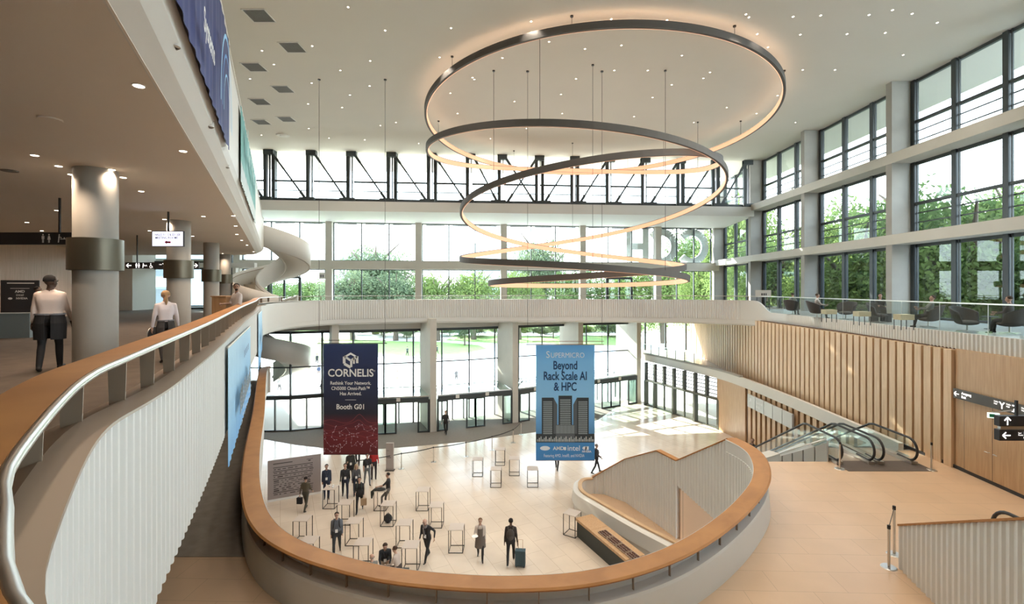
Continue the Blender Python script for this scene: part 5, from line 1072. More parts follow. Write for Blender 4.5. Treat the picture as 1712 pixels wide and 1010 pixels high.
# ------------------------------------------------------------------ people
def evalmesh(me, mods):
    o = bpy.data.objects.new('person', me); COL.objects.link(o)
    for ty, kw in mods:
        m = o.modifiers.new(ty, ty)
        for k, v in kw.items(): setattr(m, k, v)
    dg = bpy.context.evaluated_depsgraph_get(); dg.update(); r = bpy.data.meshes.new_from_object(o.evaluated_get(dg)); bpy.data.objects.remove(o); return r
def seg_d(p, a, b, ra, rb):
    ab = b-a; t = max(0, min(1, (p-a).dot(ab)/max(1e-9, ab.length_squared))); return (p-a-ab*t).length-(ra+(rb-ra)*t)
SKIN = {'light': (.50, .31, .23), 'tan': (.40, .24, .165), 'dark': (.10, .055, .038)}
def person(P, heading, h, label, legs=((0, 0), (0, 0)), arms=((0, .12, .15), (0, .12, .15)), lean=0, sit=0, top=(.03, .03, .035), bottom=(.03, .03, .035), shoe=(.02, .018, .018), sleeve='long', skin='light',
           hair=(.05, .035, .025), hairstyle='short', headturn=0, nod=0, stout=1.0, extras=(), vox=.024, group=None, lift=0, absolute=False):
    if not absolute: heading += math.atan2(-P[0], P[1])   # heading 0 turns the back to the viewer
    s = h/1.76; V = Vector; prims = []
    def cap(a, b, ra, rb, tg): prims.append((a, b, ra, rb, tg))
    hipz = .92; Rl = Matrix.Rotation(-lean, 3, 'X'); piv = V((0, 0, hipz))
    def up(v): return piv+Rl@(V(v)-piv)
    st = stout
    # torso
    rows = []
    for z, hw, r, tg in ((.90, .085, .105, 'bottom'), (.96, .075, .108, 'bottom'), (1.03, .062, .104, 'top'), (1.10, .058, .10, 'top'), (1.17, .064, .102, 'top'), (1.24, .074, .107, 'top'), (1.31, .088, .109, 'top'), (1.37, .105, .096, 'top')):
        rows.append((z, hw, r, tg))
    for (z, hw, r, tg), nx in zip(rows, rows[1:]+[(1.40, .112, .082, 'top')]):
        f = (lambda v: V(v)) if z < 1 else up
        for t in (0, .33, .67): z_, h_, r_ = z+(nx[0]-z)*t, hw+(nx[1]-hw)*t, r+(nx[2]-r)*t; cap(f((-h_*st, 0, z_)), f((h_*st, 0, z_)), r_*st, r_*st, tg)
    cap(up((-.12, 0, 1.42)), up((.12, 0, 1.42)), .062, .062, 'top'); cap(up((-.06, -.005, 1.455)), up((.06, -.005, 1.455)), .055, .055, 'top')
    hd = Matrix.Rotation(headturn, 3, 'Z') @ Matrix.Rotation(-nod, 3, 'X'); nk = up((0, .005, 1.5)); 
    cap(up((0, -.005, 1.43)), up((0, .012, 1.56)), .056, .052, 'skin')
    hc = up((0, .02, 1.645))
    def hp(v): return hc+Rl@(hd@V(v))
    cap(hp((0, -.018, .03)), hp((0, .018, .035)), .082, .08, 'skin'); cap(hp((0, .035, -.02)), hp((0, .045, -.065)), .062, .046, 'skin'); cap(hp((0, .092, .0)), hp((0, .108, -.022)), .013, .017, 'skin')
    for sx in (-1, 1): cap(hp((sx*.082, -.005, .015)), hp((sx*.08, 0, -.025)), .016, .012, 'skin')
    feet = []; hands = []
    for sx, (a, k) in zip((-1, 1), legs):
        hip = V((sx*.09, 0, .9)); d1 = V((sx*.03, math.sin(a), -math.cos(a))); kn_ = hip+d1*.42; b = a-k; d2 = V((-sx*.01, math.sin(b), -math.cos(b))); an = kn_+d2*.42
        cap(hip, kn_, .088*st, .06, 'bottom'); cap(kn_, kn_.lerp(an, .3), .059, .06, 'bottom'); cap(kn_.lerp(an, .3), an, .06, .046, 'bottom')
        fa = b*.55 if sit == 0 else 0; fd = V((sx*.12, math.cos(fa), math.sin(fa))); hl = an+V((0, -.03, -.035)); cap(hl, hl+fd*.17, .04, .034, 'shoe'); feet.append(hl.z-.04); feet.append((hl+fd*.17).z-.034)
    for sx, (f, o, e) in zip((-1, 1), arms):
        sh = V((sx*.172*(.9+.1*st), 0, 1.415)); d1 = V((sx*math.sin(o), math.sin(f)*math.cos(o), -math.cos(f)*math.cos(o))); el = sh+d1*.29
        ff = f+e; inw = .25 if e > .6 else .0; d2 = V((sx*(math.sin(o)*.6-inw), math.sin(ff)*math.cos(o), -math.cos(ff)*math.cos(o))).normalized(); wr = el+d2*.25
        sh, el, wr = up(sh), up(el), up(wr); d2 = (wr-el).normalized()
        fore = 'top' if sleeve == 'long' else 'skin'
        cap(sh, el, .058, .045, 'top' if sleeve != 'bare' else 'skin'); cap(el, wr.lerp(el, .12), .044, .034, fore); cap(wr.lerp(el, .1), wr+d2*.03, .027, .028, 'skin'); cap(wr+d2*.03, wr+d2*.085, .03, .027, 'skin'); hands.append((wr+d2*.07, d2))
    # one continuous surface
    q = MB()
    for a, b, ra, rb, tg in prims:
        if (a-b).length < 1e-4: q.ball(a, ra)
        else: q.capsule(a, b, ra, rb, 12)
    me = evalmesh(q.mesh('person', []), [('REMESH', dict(mode='VOXEL', voxel_size=vox)), ('SMOOTH', dict(factor=.5, iterations=4))])
    tags = ['skin', 'top', 'bottom', 'shoe', 'dark']; mi = []
    for p in me.polygons:
        c = p.center; best = min(prims, key=lambda g: seg_d(c, g[0], g[1], g[2], g[3])); mi.append(tags.index(best[4]))
    b = MB(); b.add([v.co for v in me.vertices], [list(p.vertices) for p in me.polygons], 0, True); b.m = mi; bpy.data.meshes.remove(me)
    for sx in (-1, 1): b.ball(hp((sx*.032, .094, .022)), (.012, .008, .008), 8, 5, 4)
    for sx in (-1, 1): q_ = hp((sx*.032, .098, .042)); b.beam(q_+Rl@(hd@V((-.018, 0, 0))), q_+Rl@(hd@V((.018, 0, 0))), .01, .008, 4)
    b.beam(hp((-.022, .088, -.052)), hp((.022, .088, -.052)), .008, .007, 4)
    for (hpnt, d2), sx in zip(hands, (-1, 1)):
        side = d2.cross(V((1, 0, 0))); side = side.normalized() if side.length > .1 else V((0, 0, 1))
        for j, (off_, ln) in enumerate(((-.024, .058), (-.008, .07), (.008, .066), (.024, .05))):
            a0 = hpnt+side*off_+d2*.01; m_ = a0+d2*ln*.55; e_ = m_+(d2*.8+V((-sx*.6, 0, 0))).normalized()*ln*.5; b.tube([a0, m_, e_], [.0095, .009, .007], 6, mi=0)
        a0 = hpnt+side*.026-d2*.03; b.tube([a0, a0+side*.03+d2*.025, a0+side*.034+d2*.06], [.011, .0095, .008], 6, mi=0)
    zmin = min(v[2] for v in b.v); dz = -zmin if not sit else sit-.83
    if sit: dz = sit-(.93-.11)
    o = b.build('person', [flat(SKIN[skin], .55), flat(top, .8), flat(bottom, .8), flat(shoe, .5), flat((.03, .02, .02), .5)])
    Mx = Matrix.Translation((0, 0, dz+lift)); o.data.transform(Mx)
    o.location = P; o.rotation_euler = (0, 0, heading); o.scale = (s, s, s); tag(o, label, 'person', group)
    def part(mb, name, m_):
        c = mb.build(name, m_, o); c.data.transform(Mx); return c
    # hair
    q = MB()
    if hairstyle != 'bald':
        n, m_ = 18, 12; R = (.094, .104, .1); ctr = V((0, -.012, .042)); vs = []; fs = []
        for j in range(m_+1):
            t = PI*j/m_
            for i in range(n):
                a = 2*PI*i/n; vs.append(V((math.sin(t)*math.cos(a)*R[0], math.sin(t)*math.sin(a)*R[1], math.cos(t)*R[2]))*(1+.03*math.sin(5*a)*math.sin(3*t)))
        lim = {'short': -.035, 'long': -.09, 'tail': -.03, 'bun': -.03, 'fringe': -.02}[hairstyle]
        for j in range(m_):
            for i in range(n):
                f = (j*n+i, (j+1)*n+i, (j+1)*n+(i+1) % n, j*n+(i+1) % n); c = sum((vs[k] for k in f), V())/4
                if c.z > lim+max(0, (c.y+.02))*1.15: fs.append(f)
        q.add([hp(v+ctr) for v in vs], fs, 0, True)
        if hairstyle == 'long':
            for sx in (-1, 1): q.capsule(hp((sx*.075, -.03, .0)), hp((sx*.085, -.02, -.16)), .035, .03, 10)
            q.capsule(hp((0, -.085, 0)), hp((0, -.09, -.19)), .06, .05, 10)
        if hairstyle == 'tail': q.ball(hp((0, -.105, .02)), (.035, .03, .03)); q.tube([hp((0, -.115, .01)), hp((0, -.14, -.06)), hp((0, -.135, -.15)), hp((0, -.13, -.22))], [.024, .034, .028, .008], 10)
        if hairstyle == 'bun': q.ball(hp((0, -.1, .07)), .04)
    else:
        for sx in (-1, 1): q.ball(hp((sx*.075, -.04, .01)), (.015, .045, .03))
        q.ball(hp((0, -.085, -.0)), (.05, .018, .035))
    part(q, 'hair', flat(hair, .95))
    for ex in extras:
        kind = ex[0]; q = MB()
        if kind == 'beard': q.ball(hp((0, .06, -.06)), (.05, .04, .04)); part(q, 'beard', flat(ex[1], .8))
        if kind == 'badge':
            q.tube([up((-.05, .1, 1.42)), up((-.02, .128*st, 1.25)), up((.0, .13*st, 1.12))], .006, 5); q.tube([up((.05, .1, 1.42)), up((.02, .128*st, 1.25)), up((.0, .13*st, 1.12))], .006, 5); part(q, 'lanyard', flat((.1, .1, .14)))
            q = MB(); c = up((0, .135*st, 1.07)); q.box(c, (.10, .012, .13)); part(q, 'badge', M['letter'])
        if kind == 'backpack':
            q.ball(up((0, -.185, 1.24)), (.155, .10, .22), 16, 10); q.ball(up((0, -.255, 1.15)), (.11, .05, .10), 12, 8)
            for sx in (-1, 1): q.tube([up((sx*.09, -.13, 1.40)), up((sx*.1, -.02, 1.50)), up((sx*.1, .09, 1.43)), up((sx*.11, .13, 1.28)), up((sx*.14, .05, 1.12)), up((sx*.13, -.12, 1.08))], .018, 6)
            part(q, 'backpack', flat(ex[1], .8))
        if kind == 'apron':
            q.sweep([V((.205*st*math.sin(a), .165*st*math.cos(a), 0)) for a in [-1.5+3.0*i/16 for i in range(17)]], [(-.02, .56), (.0, .8), (.02, 1.04), (.008, 1.04), (-.012, .8), (-.032, .56)])
            if len(ex) > 2: q.sweep([V((.135*math.sin(a), .142*math.cos(a), 0)) for a in [-.9+1.8*i/10 for i in range(11)]], [(-.002, 1.0), (-.002, 1.36), (-.014, 1.36), (-.014, 1.0)]); q.tube([up((-.1, .11, 1.36)), up((-.06, .03, 1.50)), up((.06, .03, 1.50)), up((.1, .11, 1.36))], .01, 6)
            part(q, 'apron', flat(ex[1], .8))
        if kind == 'longapron':                       # seen from behind: tied skirt with ends of the strap
            q.sweep([V((.20*st*math.sin(a), .14*st*math.cos(a)-.01, 0)) for a in [-2.95+5.9*i/28 for i in range(29)]], [(.004, .58), (-.002, .88), (.028, 1.04), (.016, 1.04), (-.014, .88), (-.008, .58)]); part(q, 'apron', flat(ex[1], .85))
            q = MB(); q.sweep([V((.188*st*math.sin(a), .128*st*math.cos(a)-.004, 0)) for a in [2*PI*i/28 for i in range(28)]], [(.0, 1.035), (.0, 1.065), (-.012, 1.065), (-.012, 1.035)], closed=True); q.ball((.05, -.135*st, 1.05), (.03, .015, .018)); part(q, 'apron_string', flat((.25, .25, .27), .8))
        if kind == 'scarf': q.sweep([up((.085*math.sin(a), .03+.085*math.cos(a), 1.47)) for a in [2*PI*i/20 for i in range(20)]], [(.03, -.04), (.035, .03), (-.01, .04), (-.01, -.04)], closed=True); q.beam(up((.04, .13, 1.44)), up((.03, .14, 1.1)), .06, .02); part(q, 'scarf', flat(ex[1], .9))
        if kind == 'bag':
            c, d2 = hands[ex[2]]; q.box(c+V((0, 0, -.25)), (.28, .12, .32)); q.tube([c+V((-.1, 0, -.09)), c+V((0, 0, 0)), c+V((.1, 0, -.09))], .008, 5); part(q, 'bag', flat(ex[1], .8))
        if kind == 'cup': c, d2 = hands[ex[2]]; q.cyl(c+d2*.03+V((0, 0, -.02)), c+d2*.03+V((0, 0, .08)), .03, .038, n=12); part(q, 'cup', M['letter'])
        if kind == 'plate': c, d2 = hands[ex[2]]; q.cyl(c+d2*.05+V((0, 0, .02)), c+d2*.05+V((0, 0, .04)), .07, .13, n=20); part(q, 'plate', M['letter'])
        if kind == 'cuffs':
            for (c, d2) in hands: q.cyl(c-d2*.13, c-d2*.075, .036, .035, n=12)
            part(q, 'cuff', flat(ex[1], .8))
        if kind == 'glasses': 
            for sx in (-1, 1): q.tube([hp((sx*.034+.022*math.cos(a), .104, .022+.018*math.sin(a))) for a in [2*PI*i/10 for i in range(10)]], .003, 4, closed=True)
            part(q, 'glasses', M['black'])
    return o
D = math.radians
WALK = ((D(22), D(8)), (D(-14), D(18))); WALK2 = ((D(-16), D(22)), (D(20), D(6))); STAND = ((D(2), 0), (D(-2), 0))
AW = ((D(-22), .14, .25), (D(20), .14, .35)); AW2 = ((D(20), .14, .35), (D(-20), .14, .25)); FOLD = ((D(15), .1, 1.5), (D(15), .1, 1.5)); ONE = ((D(0), .12, .2), (D(20), .1, 1.7)); HOLD = ((D(20), .12, 1.3), (D(20), .12, 1.3))
SITL = ((D(84), D(84)), (D(80), D(78))); SITA = ((D(35), .1, .8), (D(35), .1, .9))
BLK, NAVY, GRY, WHT = (.018, .018, .02), (.022, .032, .058), (.11, .115, .12), (.70, .68, .66)
g = lambda x, y: at_z(x, y, 0)
P = at_z(84, 619, ZB); person((P.x, P.y, ZB), D(-14), 1.90, 'waiter in a white shirt and black trousers walking away on the left balcony', ((D(-8), D(14)), (D(12), D(4))), ((D(-4), .16, .2), (D(10), .2, .25)), top=(.74, .62, .56), bottom=BLK, skin='dark', hair=(.012, .01, .01), stout=1.1, headturn=D(-38), vox=.016, extras=(('longapron', BLK),))
P = at_z(277, 605, ZB); person((P.x, P.y, ZB), D(6), 1.62, 'waitress with a blond ponytail and white blouse walking away on the left balcony', WALK2, ((D(-2), .2, .1), (D(4), .2, .1)), top=(.72, .65, .66), bottom=BLK, hair=(.33, .21, .11), hairstyle='tail', stout=.9, vox=.016, extras=(('longapron', (.05, .045, .045)),))
t = thing('tray', 'round dark tray carried low by the waitress on the left balcony', 'tray', (P.x-.30, P.y+.05, ZB+.62), D(85)); q = MB(); q.cyl((0, -.012, 0), (0, .012, 0), .17, n=24); q.build('dish', flat((.06, .06, .065), .4), t); q = MB(); q.tube([(.165*math.cos(2*PI*i/24), .012, .165*math.sin(2*PI*i/24)) for i in range(24)], .012, 6, closed=True); q.build('rim', M['steel'], t)
person((-9.22, 15.35, ZB), D(120), 1.80, 'bearded man in a pale short sleeved shirt standing at the balcony rail', STAND, ((D(10), .12, .9), (D(20), .12, 1.2)), top=(.60, .56, .55), bottom=(.05, .05, .06), sleeve='short', skin='tan', hair=(.02, .015, .012), headturn=D(60), extras=(('beard', (.03, .022, .02)),))
P = at_z(62, 558, ZB); person((P.x, P.y, ZB), D(-100), 1.72, 'person in dark clothes half hidden behind the waiter on the left balcony', STAND, ONE, top=(.05, .045, .045), bottom=NAVY, skin='tan', hair=(.03, .02, .015))
person((-13.35, 14.6, ZB), D(0), 1.70, 'person in black mostly hidden behind the front round column', STAND, HOLD, top=BLK, bottom=BLK, hair=(.03, .02, .015))
# ground floor
ppl = [
 (546, 834, 178, 1.78, 'man in a navy coat with a badge standing right of the sponsor board', STAND, ((0, .1, .1), (0, .1, .1)), dict(top=NAVY, bottom=(.02, .03, .06), extras=(('badge',),))),
 (577, 832, 182, 1.80, 'man in a black jumper with a badge walking ahead of the crowd', WALK, AW, dict(top=BLK, bottom=(.02, .025, .045), extras=(('badge',),))),
 (586, 807, 186, 1.82, 'big man in a dark olive jacket directly under the navy banner', STAND, ((D(5), .15, .3), (D(20), .2, 1.6)), dict(top=(.045, .045, .038), bottom=BLK, stout=1.2, extras=(('badge',),))),
 (595.5, 829, 182, 1.66, 'blond woman in a grey patterned jacket with a badge in the crowd', STAND, AW, dict(top=(.07, .072, .08), bottom=NAVY, hair=(.42, .32, .19), hairstyle='long', stout=.92, extras=(('badge',),))),
 (601, 856, 172, 1.72, 'man with a green rucksack and a brown paper bag at the front of the crowd', WALK2, ((D(5), .1, .3), (D(15), .1, 1.2)), dict(top=BLK, bottom=BLK, hair=(.03, .02, .015), extras=(('backpack', (.03, .05, .04)), ('bag', (.36, .25, .15), 0)))),
 (614, 810, 190, 1.74, 'man in a black t-shirt and grey jeans with a jacket over his arm', WALK, ((D(20), .2, 1.3), (D(0), .1, .2)), dict(top=BLK, bottom=(.14, .15, .16), sleeve='short', extras=(('badge',),))),
 (625, 802, 10, 1.80, 'person in a bright red jacket at the lower right corner of the navy banner', STAND, AW2, dict(top=(.45, .022, .02), bottom=(.03, .025, .03), hair=(.05, .03, .02))),
 (598, 777, 175, 1.75, 'person in dark trousers walking behind the navy banner', WALK, AW, dict(top=BLK, bottom=BLK)),
 (511, 853, -28, 1.66, 'person in an olive top with a dark bag walking past the sponsor board', WALK, AW, dict(top=(.09, .075, .05), bottom=(.055, .05, .036), hair=(.02, .014, .012), extras=(('bag', BLK, 0),))),
 (563, 928, 176, 1.78, 'man in a grey shirt with a badge and rucksack walking towards the oval rail', WALK2, ((D(0), .12, .15), (D(-5), .1, .3)), dict(top=(.11, .12, .14), bottom=(.03, .035, .04), stout=1.08, extras=(('badge',), ('backpack', BLK)))),
 (714, 936, 150, 1.78, 'stooping older man in a black jacket with a grey scarf, hand on his hip', ((D(24), D(2)), (D(-18), D(12))), ((D(-25), .55, 1.0), (D(10), .15, .9)), dict(top=BLK, bottom=BLK, hair=(.4, .36, .33), hairstyle='bald', lean=D(12), nod=D(12), extras=(('scarf', (.22, .2, .19)), ('badge',), ('glasses',)))),
 (803, 935, 178, 1.68, 'waitress in a grey brown apron carrying a plate across the foyer', WALK, ((D(-2), .1, .15), (D(15), .25, 1.45)), dict(top=(.55, .48, .43), bottom=BLK, hair=(.2, .12, .07), hairstyle='bun', extras=(('apron', (.13, .105, .09), 1), ('plate', 0, 1)))),
 (854, 942, -4, 1.80, 'man in black with a dark rucksack pulling a teal suitcase, seen from behind', WALK2, ((D(-8), .16, .15), (D(-10), .2, .05)), dict(top=(.028, .02, .018), bottom=BLK, skin='dark', shoe=(.5, .48, .46), hair=(.012, .01, .01), extras=(('backpack', (.055, .045, .04)),))),
 (745, 726, 168, 1.78, 'man in dark clothes walking in through the glass entrance', WALK, AW, dict(top=(.03, .032, .036), bottom=BLK, shoe=BLK)),
 (931, 786, -12, 1.75, 'person in dark leggings walking behind the sky blue banner', WALK, AW, dict(top=(.1, .1, .11), bottom=BLK, shoe=(.45, .42, .4))),
 (997, 791, -70, 1.74, 'man in a black waistcoat with a rucksack walking right of the sky blue banner', WALK, ((D(10), .1, .8), (D(10), .1, .7)), dict(top=(.05, .05, .055), bottom=BLK, hair=(.2, .17, .15), extras=(('backpack', BLK),))),
]
pos = {}
for x, y, hd_, h, lb, lg, ar, kw in ppl:
    Q = g(x, y); pos[lb[:12]+str(x)] = Q; person((Q.x, Q.y, .008 if y < 745 else 0), D(hd_), h, lb, lg, ar, vox=.026, **kw)
Q = g(649, 834); person((tpos[6].x+.30, tpos[6].y+.12, 0), D(82), 1.74, 'man in a black t-shirt sitting on a bar table and gesturing to the left', ((D(45), D(45)), (D(20), D(20))), ((D(50), .1, .5), (D(15), .1, .9)), sleeve='short', top=BLK, bottom=(.13, .12, .11), hair=(.02, .015, .012), sit=0.80, vox=.026)
q = MB(); q.ball((0, 0, .05), (.30, .16, .06), 14, 8); q.tube([(-.2, -.05, .05), (-.34, -.1, -.05), (-.36, -.12, -.35)], [.08, .09, .04], 8); o = tag(q.build('coat', flat((.035, .038, .036), .9), loc=(tpos[6].x-.05, tpos[6].y-.12, HT)), 'dark coat thrown over the bar table of the seated man', 'coat')
q = MB(); q.ball((0, 0, .2), (.2, .13, .2), 16, 10); q.ball((0, -.1, .14), (.14, .06, .1), 12, 8); q.tube([(-.08, 0, .38), (0, 0, .45), (.08, 0, .38)], .014, 6); tag(q.build('backpack', flat((.022, .022, .024), .8), loc=(tpos[7].x-.05, tpos[7].y+.12, 0)), 'dark backpack on the floor under a bar table', 'backpack')
# seated group by the oval rail
stl = thing('bench', 'low dark bench under the group sitting by the oval handrail', 'bench', (*g(646, 975).xy, 0)); B0 = Vector(stl.location); q = MB(); q.bb(-.8, .8, -.22, .22, .40, .45); q.build('seat', M['frame'], stl)
for sx in (-.7, .7): q = MB(); q.bb(sx-.03, sx+.03, -.2, .2, 0, .4); q.build('leg', M['frame'], stl)
Q = g(642, 966); person((Q.x, Q.y+.15, 0), D(180), 1.78, 'man in a dark jumper sitting forward with clasped hands by the oval rail', SITL, ((D(40), .1, .7), (D(40), .1, .7)), sit=.47, lean=D(22), top=(.022, .026, .032), bottom=(.36, .26, .18), hair=(.05, .03, .02), vox=.024, extras=(('badge',), ('beard', (.08, .05, .035))))
Q = g(661, 974); person((Q.x+.1, Q.y, 0), D(60), 1.66, 'person in a pale blouse and brown pinafore sitting beside the man with clasped hands', SITL, ((D(30), .1, .9), (D(30), .1, .9)), sit=.47, lean=D(10), top=(.5, .42, .37), bottom=(.07, .05, .042), hair=(.055, .03, .02), hairstyle='bun', vox=.024, extras=(('apron', (.09, .065, .055), 1),))
Q = g(622, 990); person((Q.x, Q.y, 0), D(20), 1.70, 'bald person of whom only the head shows above the oval rail', SITL, SITA, sit=.47, top=(.2, .19, .18), bottom=BLK, hair=(.3, .25, .22), hairstyle='bald', vox=.026)
# suitcase
Q = g(870, 947); t = thing('suitcase', 'teal hard shell suitcase with a raised handle pulled by the man in black', 'suitcase', (Q.x, Q.y, 0), D(-6)); q = MB(); q.box((0, 0, .36), (.40, .24, .58))
for k in range(5): q.box((-.14+.07*k, -.122, .36), (.03, .01, .5))
q.build('shell', flat((.022, .058, .075), .4), t); q = MB(); q.tube([(-.09, .06, .62), (-.09, .06, 1.02), (.09, .06, 1.02), (.09, .06, .62)], .01, 6); q.build('telescopic_handle', mat('copper', (.42, .25, .17), .35, .6), t)
for sx in (-1, 1):
    for sy in (-1, 1): q = MB(); q.cyl((sx*.16-.015, sy*.08, .035), (sx*.16+.015, sy*.08, .035), .035, n=12); q.build('wheel', M['black'], t)
# escalator rider
person((12.55, 25.6, ZM-(25.6-18-1.9)*math.tan(D(30))), D(150), 1.76, 'man in a dark coat with brown hair riding the left escalator', STAND, ((D(15), .12, .8), (D(20), .1, 1.9)), top=(.02, .025, .028), bottom=BLK, hair=(.16, .08, .045), vox=.028)
# lounge people
def sitter(i, label, hd_, **kw):
    P, a = cpos[i]; d_ = Vector((-math.sin(a), math.cos(a), 0)); person((P.x, P.y, P.z), a, 1.72, label, ((D(80), D(70)), (D(84), D(80))), ((D(25), .1, .9), (D(30), .1, 1.0)), sit=.46, vox=.028, absolute=True, **kw)
sitter(0, 'person in a pale top sitting in the second lounge chair from the bridge corner', 0, top=(.5, .48, .47), bottom=BLK)
sitter(3, 'person in a grey top reclining in a lounge chair beside the front concrete column', 0, top=(.2, .22, .2), bottom=BLK, lean=-D(12))
sitter(5, 'person in dark clothes sitting in the lounge chair at the right edge', 0, top=(.1, .09, .09), bottom=BLK)
sitter(6, 'person in a grey jacket sitting closest to the bridge corner', 0, top=(.24, .25, .26), bottom=(.03, .03, .03), hair=(.02, .015, .01))
P, a = cpos[2]; person((P.x+.5, P.y+.6, P.z), D(190), 1.70, 'person with dark hair sitting behind the tall dark lounge chair', SITL, SITA, sit=.5, top=BLK, bottom=BLK, hair=(.012, .01, .01), vox=.028)
q = MB(); q.bb(-.35, .35, -.3, .3, 0, .42); tag(q.build('stool', flat((.05, .045, .045)), loc=(P.x+.5, P.y+.6, P.z)), 'low dark stool behind the tall dark lounge chair', 'stool')

# ------------------------------------------------------------------ outdoors
out_p = [(642/1, 0, 0)]
for x, y, hd_, lb, tp, bt_ in ((467, 658, 200, 'distant person in white raising an arm on the plaza, left of the navy banner', (.6, .6, .62), (.2, .2, .22)), (533, 633, 180, 'distant walker in a blue jacket on the plaza beside the navy banner', (.06, .08, .14), (.25, .2, .18)), (530, 611, 10, 'distant walker in black at the edge of the lawn beside the navy banner', BLK, BLK),
    (538, 664, 120, 'distant person crouching near the entrance left of the navy banner', (.05, .05, .06), (.1, .1, .1)), (664, 644, 170, 'distant person in a white coat on the plaza, right of the navy banner', (.7, .68, .66), (.5, .4, .34)), (763, 641, 185, 'distant walker in grey on the plaza between the two fin walls', (.2, .2, .22), (.15, .15, .16)), (681, 597, 30, 'distant person in dark clothes sitting by the lawn edge, left of the first fin', (.05, .05, .06), BLK), (731, 594, 60, 'distant pair member in dark clothes by the lawn edge, right of the first fin', (.06, .05, .06), BLK), (892, 562, 0, 'distant walker in black far across the lawn', BLK, BLK)):
    Q = at_z(x, y, 0); person((Q.x, Q.y, -.01), D(hd_), 1.72, lb, WALK, AW, top=tp, bottom=bt_, vox=.04)
# lawns
def lawn(name, pts, h, label):
    mb = MB(); mb.poly(pts, -.05, h, 0, 1); return tag(mb.build(name, [M['lawn'], M['concrete_pale']]), kind='structure')
lz = lambda x, y: tuple(at_z(x, y, .25).xy)
lawn('ground_lawn', [lz(x, y) for x, y in ((440, 575), (520, 600), (560, 612), (640, 592), (690, 596), (730, 598), (770, 592), (815, 583), (800, 577), (740, 572), (640, 570), (560, 566), (440, 560))], .25, '')
lawn('ground_lawn_far', [lz(x, y) for x, y in ((745, 569), (790, 572), (850, 575), (900, 573), (960, 577), (1050, 578), (1055, 560), (960, 562), (860, 562), (760, 560))], .25, '')
lawn('ground_lawn_back', [(-160, 118), (120, 118), (160, 260), (-200, 260)], .3, '')
tm = {}
def crown_mesh(seed, n, blobs, leaf, lm, rx=1.0, rz=.9):
    r = random.Random(seed); q = MB(); bl = []
    for i in range(blobs):
        a = r.random()*2*PI; rad = r.random()**.6*.62*rx; z = (r.random()*2-1)*.62*rz; bl.append((Vector((rad*math.cos(a), rad*math.sin(a), z)), .28+.2*r.random()))
    for i in range(n):
        c, R = bl[i % blobs]; v = Vector((r.gauss(0, 1), r.gauss(0, 1), r.gauss(0, 1)))
        v.normalize(); p = c+v*R*(.8+.3*r.random()); a = Vector((r.gauss(0, 1), r.gauss(0, 1), r.gauss(0, 1))).normalized(); b = a.cross(v+Vector((.01, 0, 0))).normalized(); s = leaf*(.6+.8*r.random())
        q.add([p-a*s-b*s*.55, p+a*s-b*s*.2, p+a*s*1.1+b*s*.4, p-a*s*.4+b*s*.6], [(0, 1, 2, 3)])
    return q.mesh('foliage', lm)
crowns = [crown_mesh(1, 14000, 34, .025, M['leaf']), crown_mesh(2, 14000, 36, .025, M['leaf2']), crown_mesh(3, 14000, 32, .025, M['leaf3'], 1.05, .8)]
tq = MB(); tq.tube([(0, 0, 0), (.02, .01, .3), (0, .03, .6), (.03, 0, .9)], [.05, .04, .03, .012], 8)
for k in range(5): a = k*1.26; tq.tube([(0, .02, .45+.06*k), (.16*math.cos(a), .16*math.sin(a), .66+.06*k), (.34*math.cos(a), .34*math.sin(a), .84+.05*k)], [.022, .014, .005], 6)
trunk_me = tq.mesh('trunk', M['bark'])
def tree(P, h, w_, k, label, group, base=.3, cat='tree', name='tree'):
    t = thing(name, label, cat, P, (P[0]*7.3) % 6.28, group); o = bpy.data.objects.new('foliage', crowns[k]); COL.objects.link(o); o.parent = t; hz = h*(1-base); o.location = (0, 0, h*base+hz*.5); o.scale = (w_*.55, w_*.55, hz*.52)
    tag(o, kind='stuff'); o = bpy.data.objects.new('trunk', trunk_me); COL.objects.link(o); o.parent = t; o.scale = (h*.8, h*.8, h*.95); return t
far = [(-35.6, 100, 15.5, 15, 2), (-35.1, 114, 22.5, 19, 2), (-26.5, 100, 15, 13, 2), (-63.6, 140, 14, 24, 0), (-17.6, 100, 15.2, 13, 1), (-10.0, 100, 15.6, 14, 1), (5.0, 116, 24.5, 15, 2), (-0.4, 100, 15.5, 11, 1), (21.4, 100, 16.5, 13, 1), (41.7, 112, 25.5, 16, 0), (28.7, 95, 17, 13, 1), (-92.7, 170, 14, 26, 0), (36.4, 78, 29, 15, 1), (31.8, 80, 17, 10, 1), (11.3, 100, 16, 13, 0)]
ft = ['broad dull green tree at the left of the second far facade bay', 'tallest dull green tree behind the second far facade bay', 'dull green tree right of the tallest one in the second bay', 'low distant mid green trees in the first bay of the far facade', 'fresh green tree at the left of the third far facade bay', 'fresh green tree at the right of the third far facade bay', 'tall dull green tree rising behind the low light coils', 'fresh green tree left of the tall one behind the coils', 'fresh green tree behind the giant letter H', 'tall mid green tree behind the giant letter C next to the corner', 'fresh green tree behind the giant middle letter C', 'very distant low trees beside the spiral staircase', 'tallest fresh green tree just outside the far hall corner', 'small fresh green tree just inside of the tallest corner tree', 'mid green tree right of the tall one behind the coils']
for (x, y, h, w_, k), lb in zip(far, ft): tree((x, y, -.01), h, w_, k, lb, 'trees beyond the far facade', .12)
rt = [(31, 62, 21, 13), (29.5, 54, 20, 12), (33, 48, 22, 13), (30, 42, 19, 12), (34, 37, 22, 14), (31, 32.5, 20, 11), (36, 28, 20, 12), (31, 24, 19, 10), (38, 21, 18, 13), (33, 17, 20, 10), (40, 52, 24, 15), (44, 40, 24, 15)]
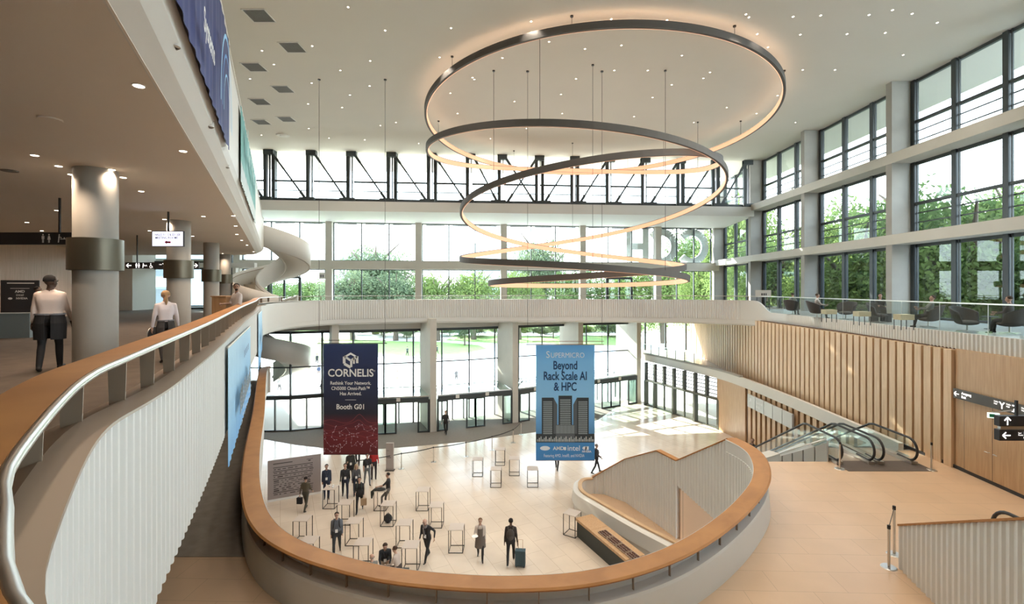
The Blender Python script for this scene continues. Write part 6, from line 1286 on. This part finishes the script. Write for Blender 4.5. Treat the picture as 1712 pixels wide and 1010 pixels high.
for i, (x, y, h, w_) in enumerate(rt): tree((x, y, -.01), h-2.5, w_, (1, 0, 1)[i % 3], 'leafy green tree standing close outside the right window wall', 'trees outside the right window wall', .25)
for x, y, s, lb in ((680, 572, 3.2, 'small round tree on the lawn left of the first fin wall'), (777, 578, 4.5, 'round purple green tree on the lawn between the fin walls'), (925, 566, 3.5, 'small round tree on the lawn right of the second fin wall')):
    Q = at_z(x, y, .2); tree((Q.x, Q.y, .2), s, s*1.0, 2, lb, 'small trees on the lawn', .2)
for i, (x, y, s) in enumerate([(x, 562+(i % 3)*2-4, 2.6+(i % 2)) for i, x in enumerate(range(600, 1060, 38))]):
    Q = at_z(x, y, .2); o = tree((Q.x, Q.y, .1), s, s*2.4, i % 3, 'low green bush along the back edge of the lawn', 'bushes behind the lawn', .0, 'bush', 'bush')
# neighbouring buildings
t = thing('office_building', 'pale building with long balconies behind the left balcony windows', 'building', (-62, 60, 0))
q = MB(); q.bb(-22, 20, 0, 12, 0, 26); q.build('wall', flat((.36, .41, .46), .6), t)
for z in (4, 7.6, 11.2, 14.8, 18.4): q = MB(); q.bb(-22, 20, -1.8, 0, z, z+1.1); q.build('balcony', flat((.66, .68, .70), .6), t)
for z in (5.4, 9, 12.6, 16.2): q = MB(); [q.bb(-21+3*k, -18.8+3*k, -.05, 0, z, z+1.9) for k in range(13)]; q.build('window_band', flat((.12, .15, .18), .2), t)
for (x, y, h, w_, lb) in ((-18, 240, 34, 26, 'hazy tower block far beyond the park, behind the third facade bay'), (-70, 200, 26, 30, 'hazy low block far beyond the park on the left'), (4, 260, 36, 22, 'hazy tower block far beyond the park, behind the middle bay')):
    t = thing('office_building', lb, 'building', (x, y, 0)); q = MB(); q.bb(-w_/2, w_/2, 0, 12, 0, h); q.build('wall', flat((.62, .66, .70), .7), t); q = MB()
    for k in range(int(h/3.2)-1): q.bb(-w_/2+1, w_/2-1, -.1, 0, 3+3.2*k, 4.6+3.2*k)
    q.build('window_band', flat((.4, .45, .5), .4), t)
t = thing('hall_building', 'low white hall with a glazed side outside the right window wall', 'building', (58, 30, 0)); q = MB(); q.bb(-6, 6, -30, 34, 0, 11); q.build('wall', flat((.5, .53, .55), .6), t); q = MB()
for k in range(16): q.bb(-6.1, -6, -29+4*k, -26.4+4*k, 2, 9.5)
q.build('window_band', flat((.2, .24, .27), .2), t); q = MB(); q.bb(-7.5, 7, -31, 35, 11, 11.6); q.build('roof', flat((.66, .66, .66)), t)
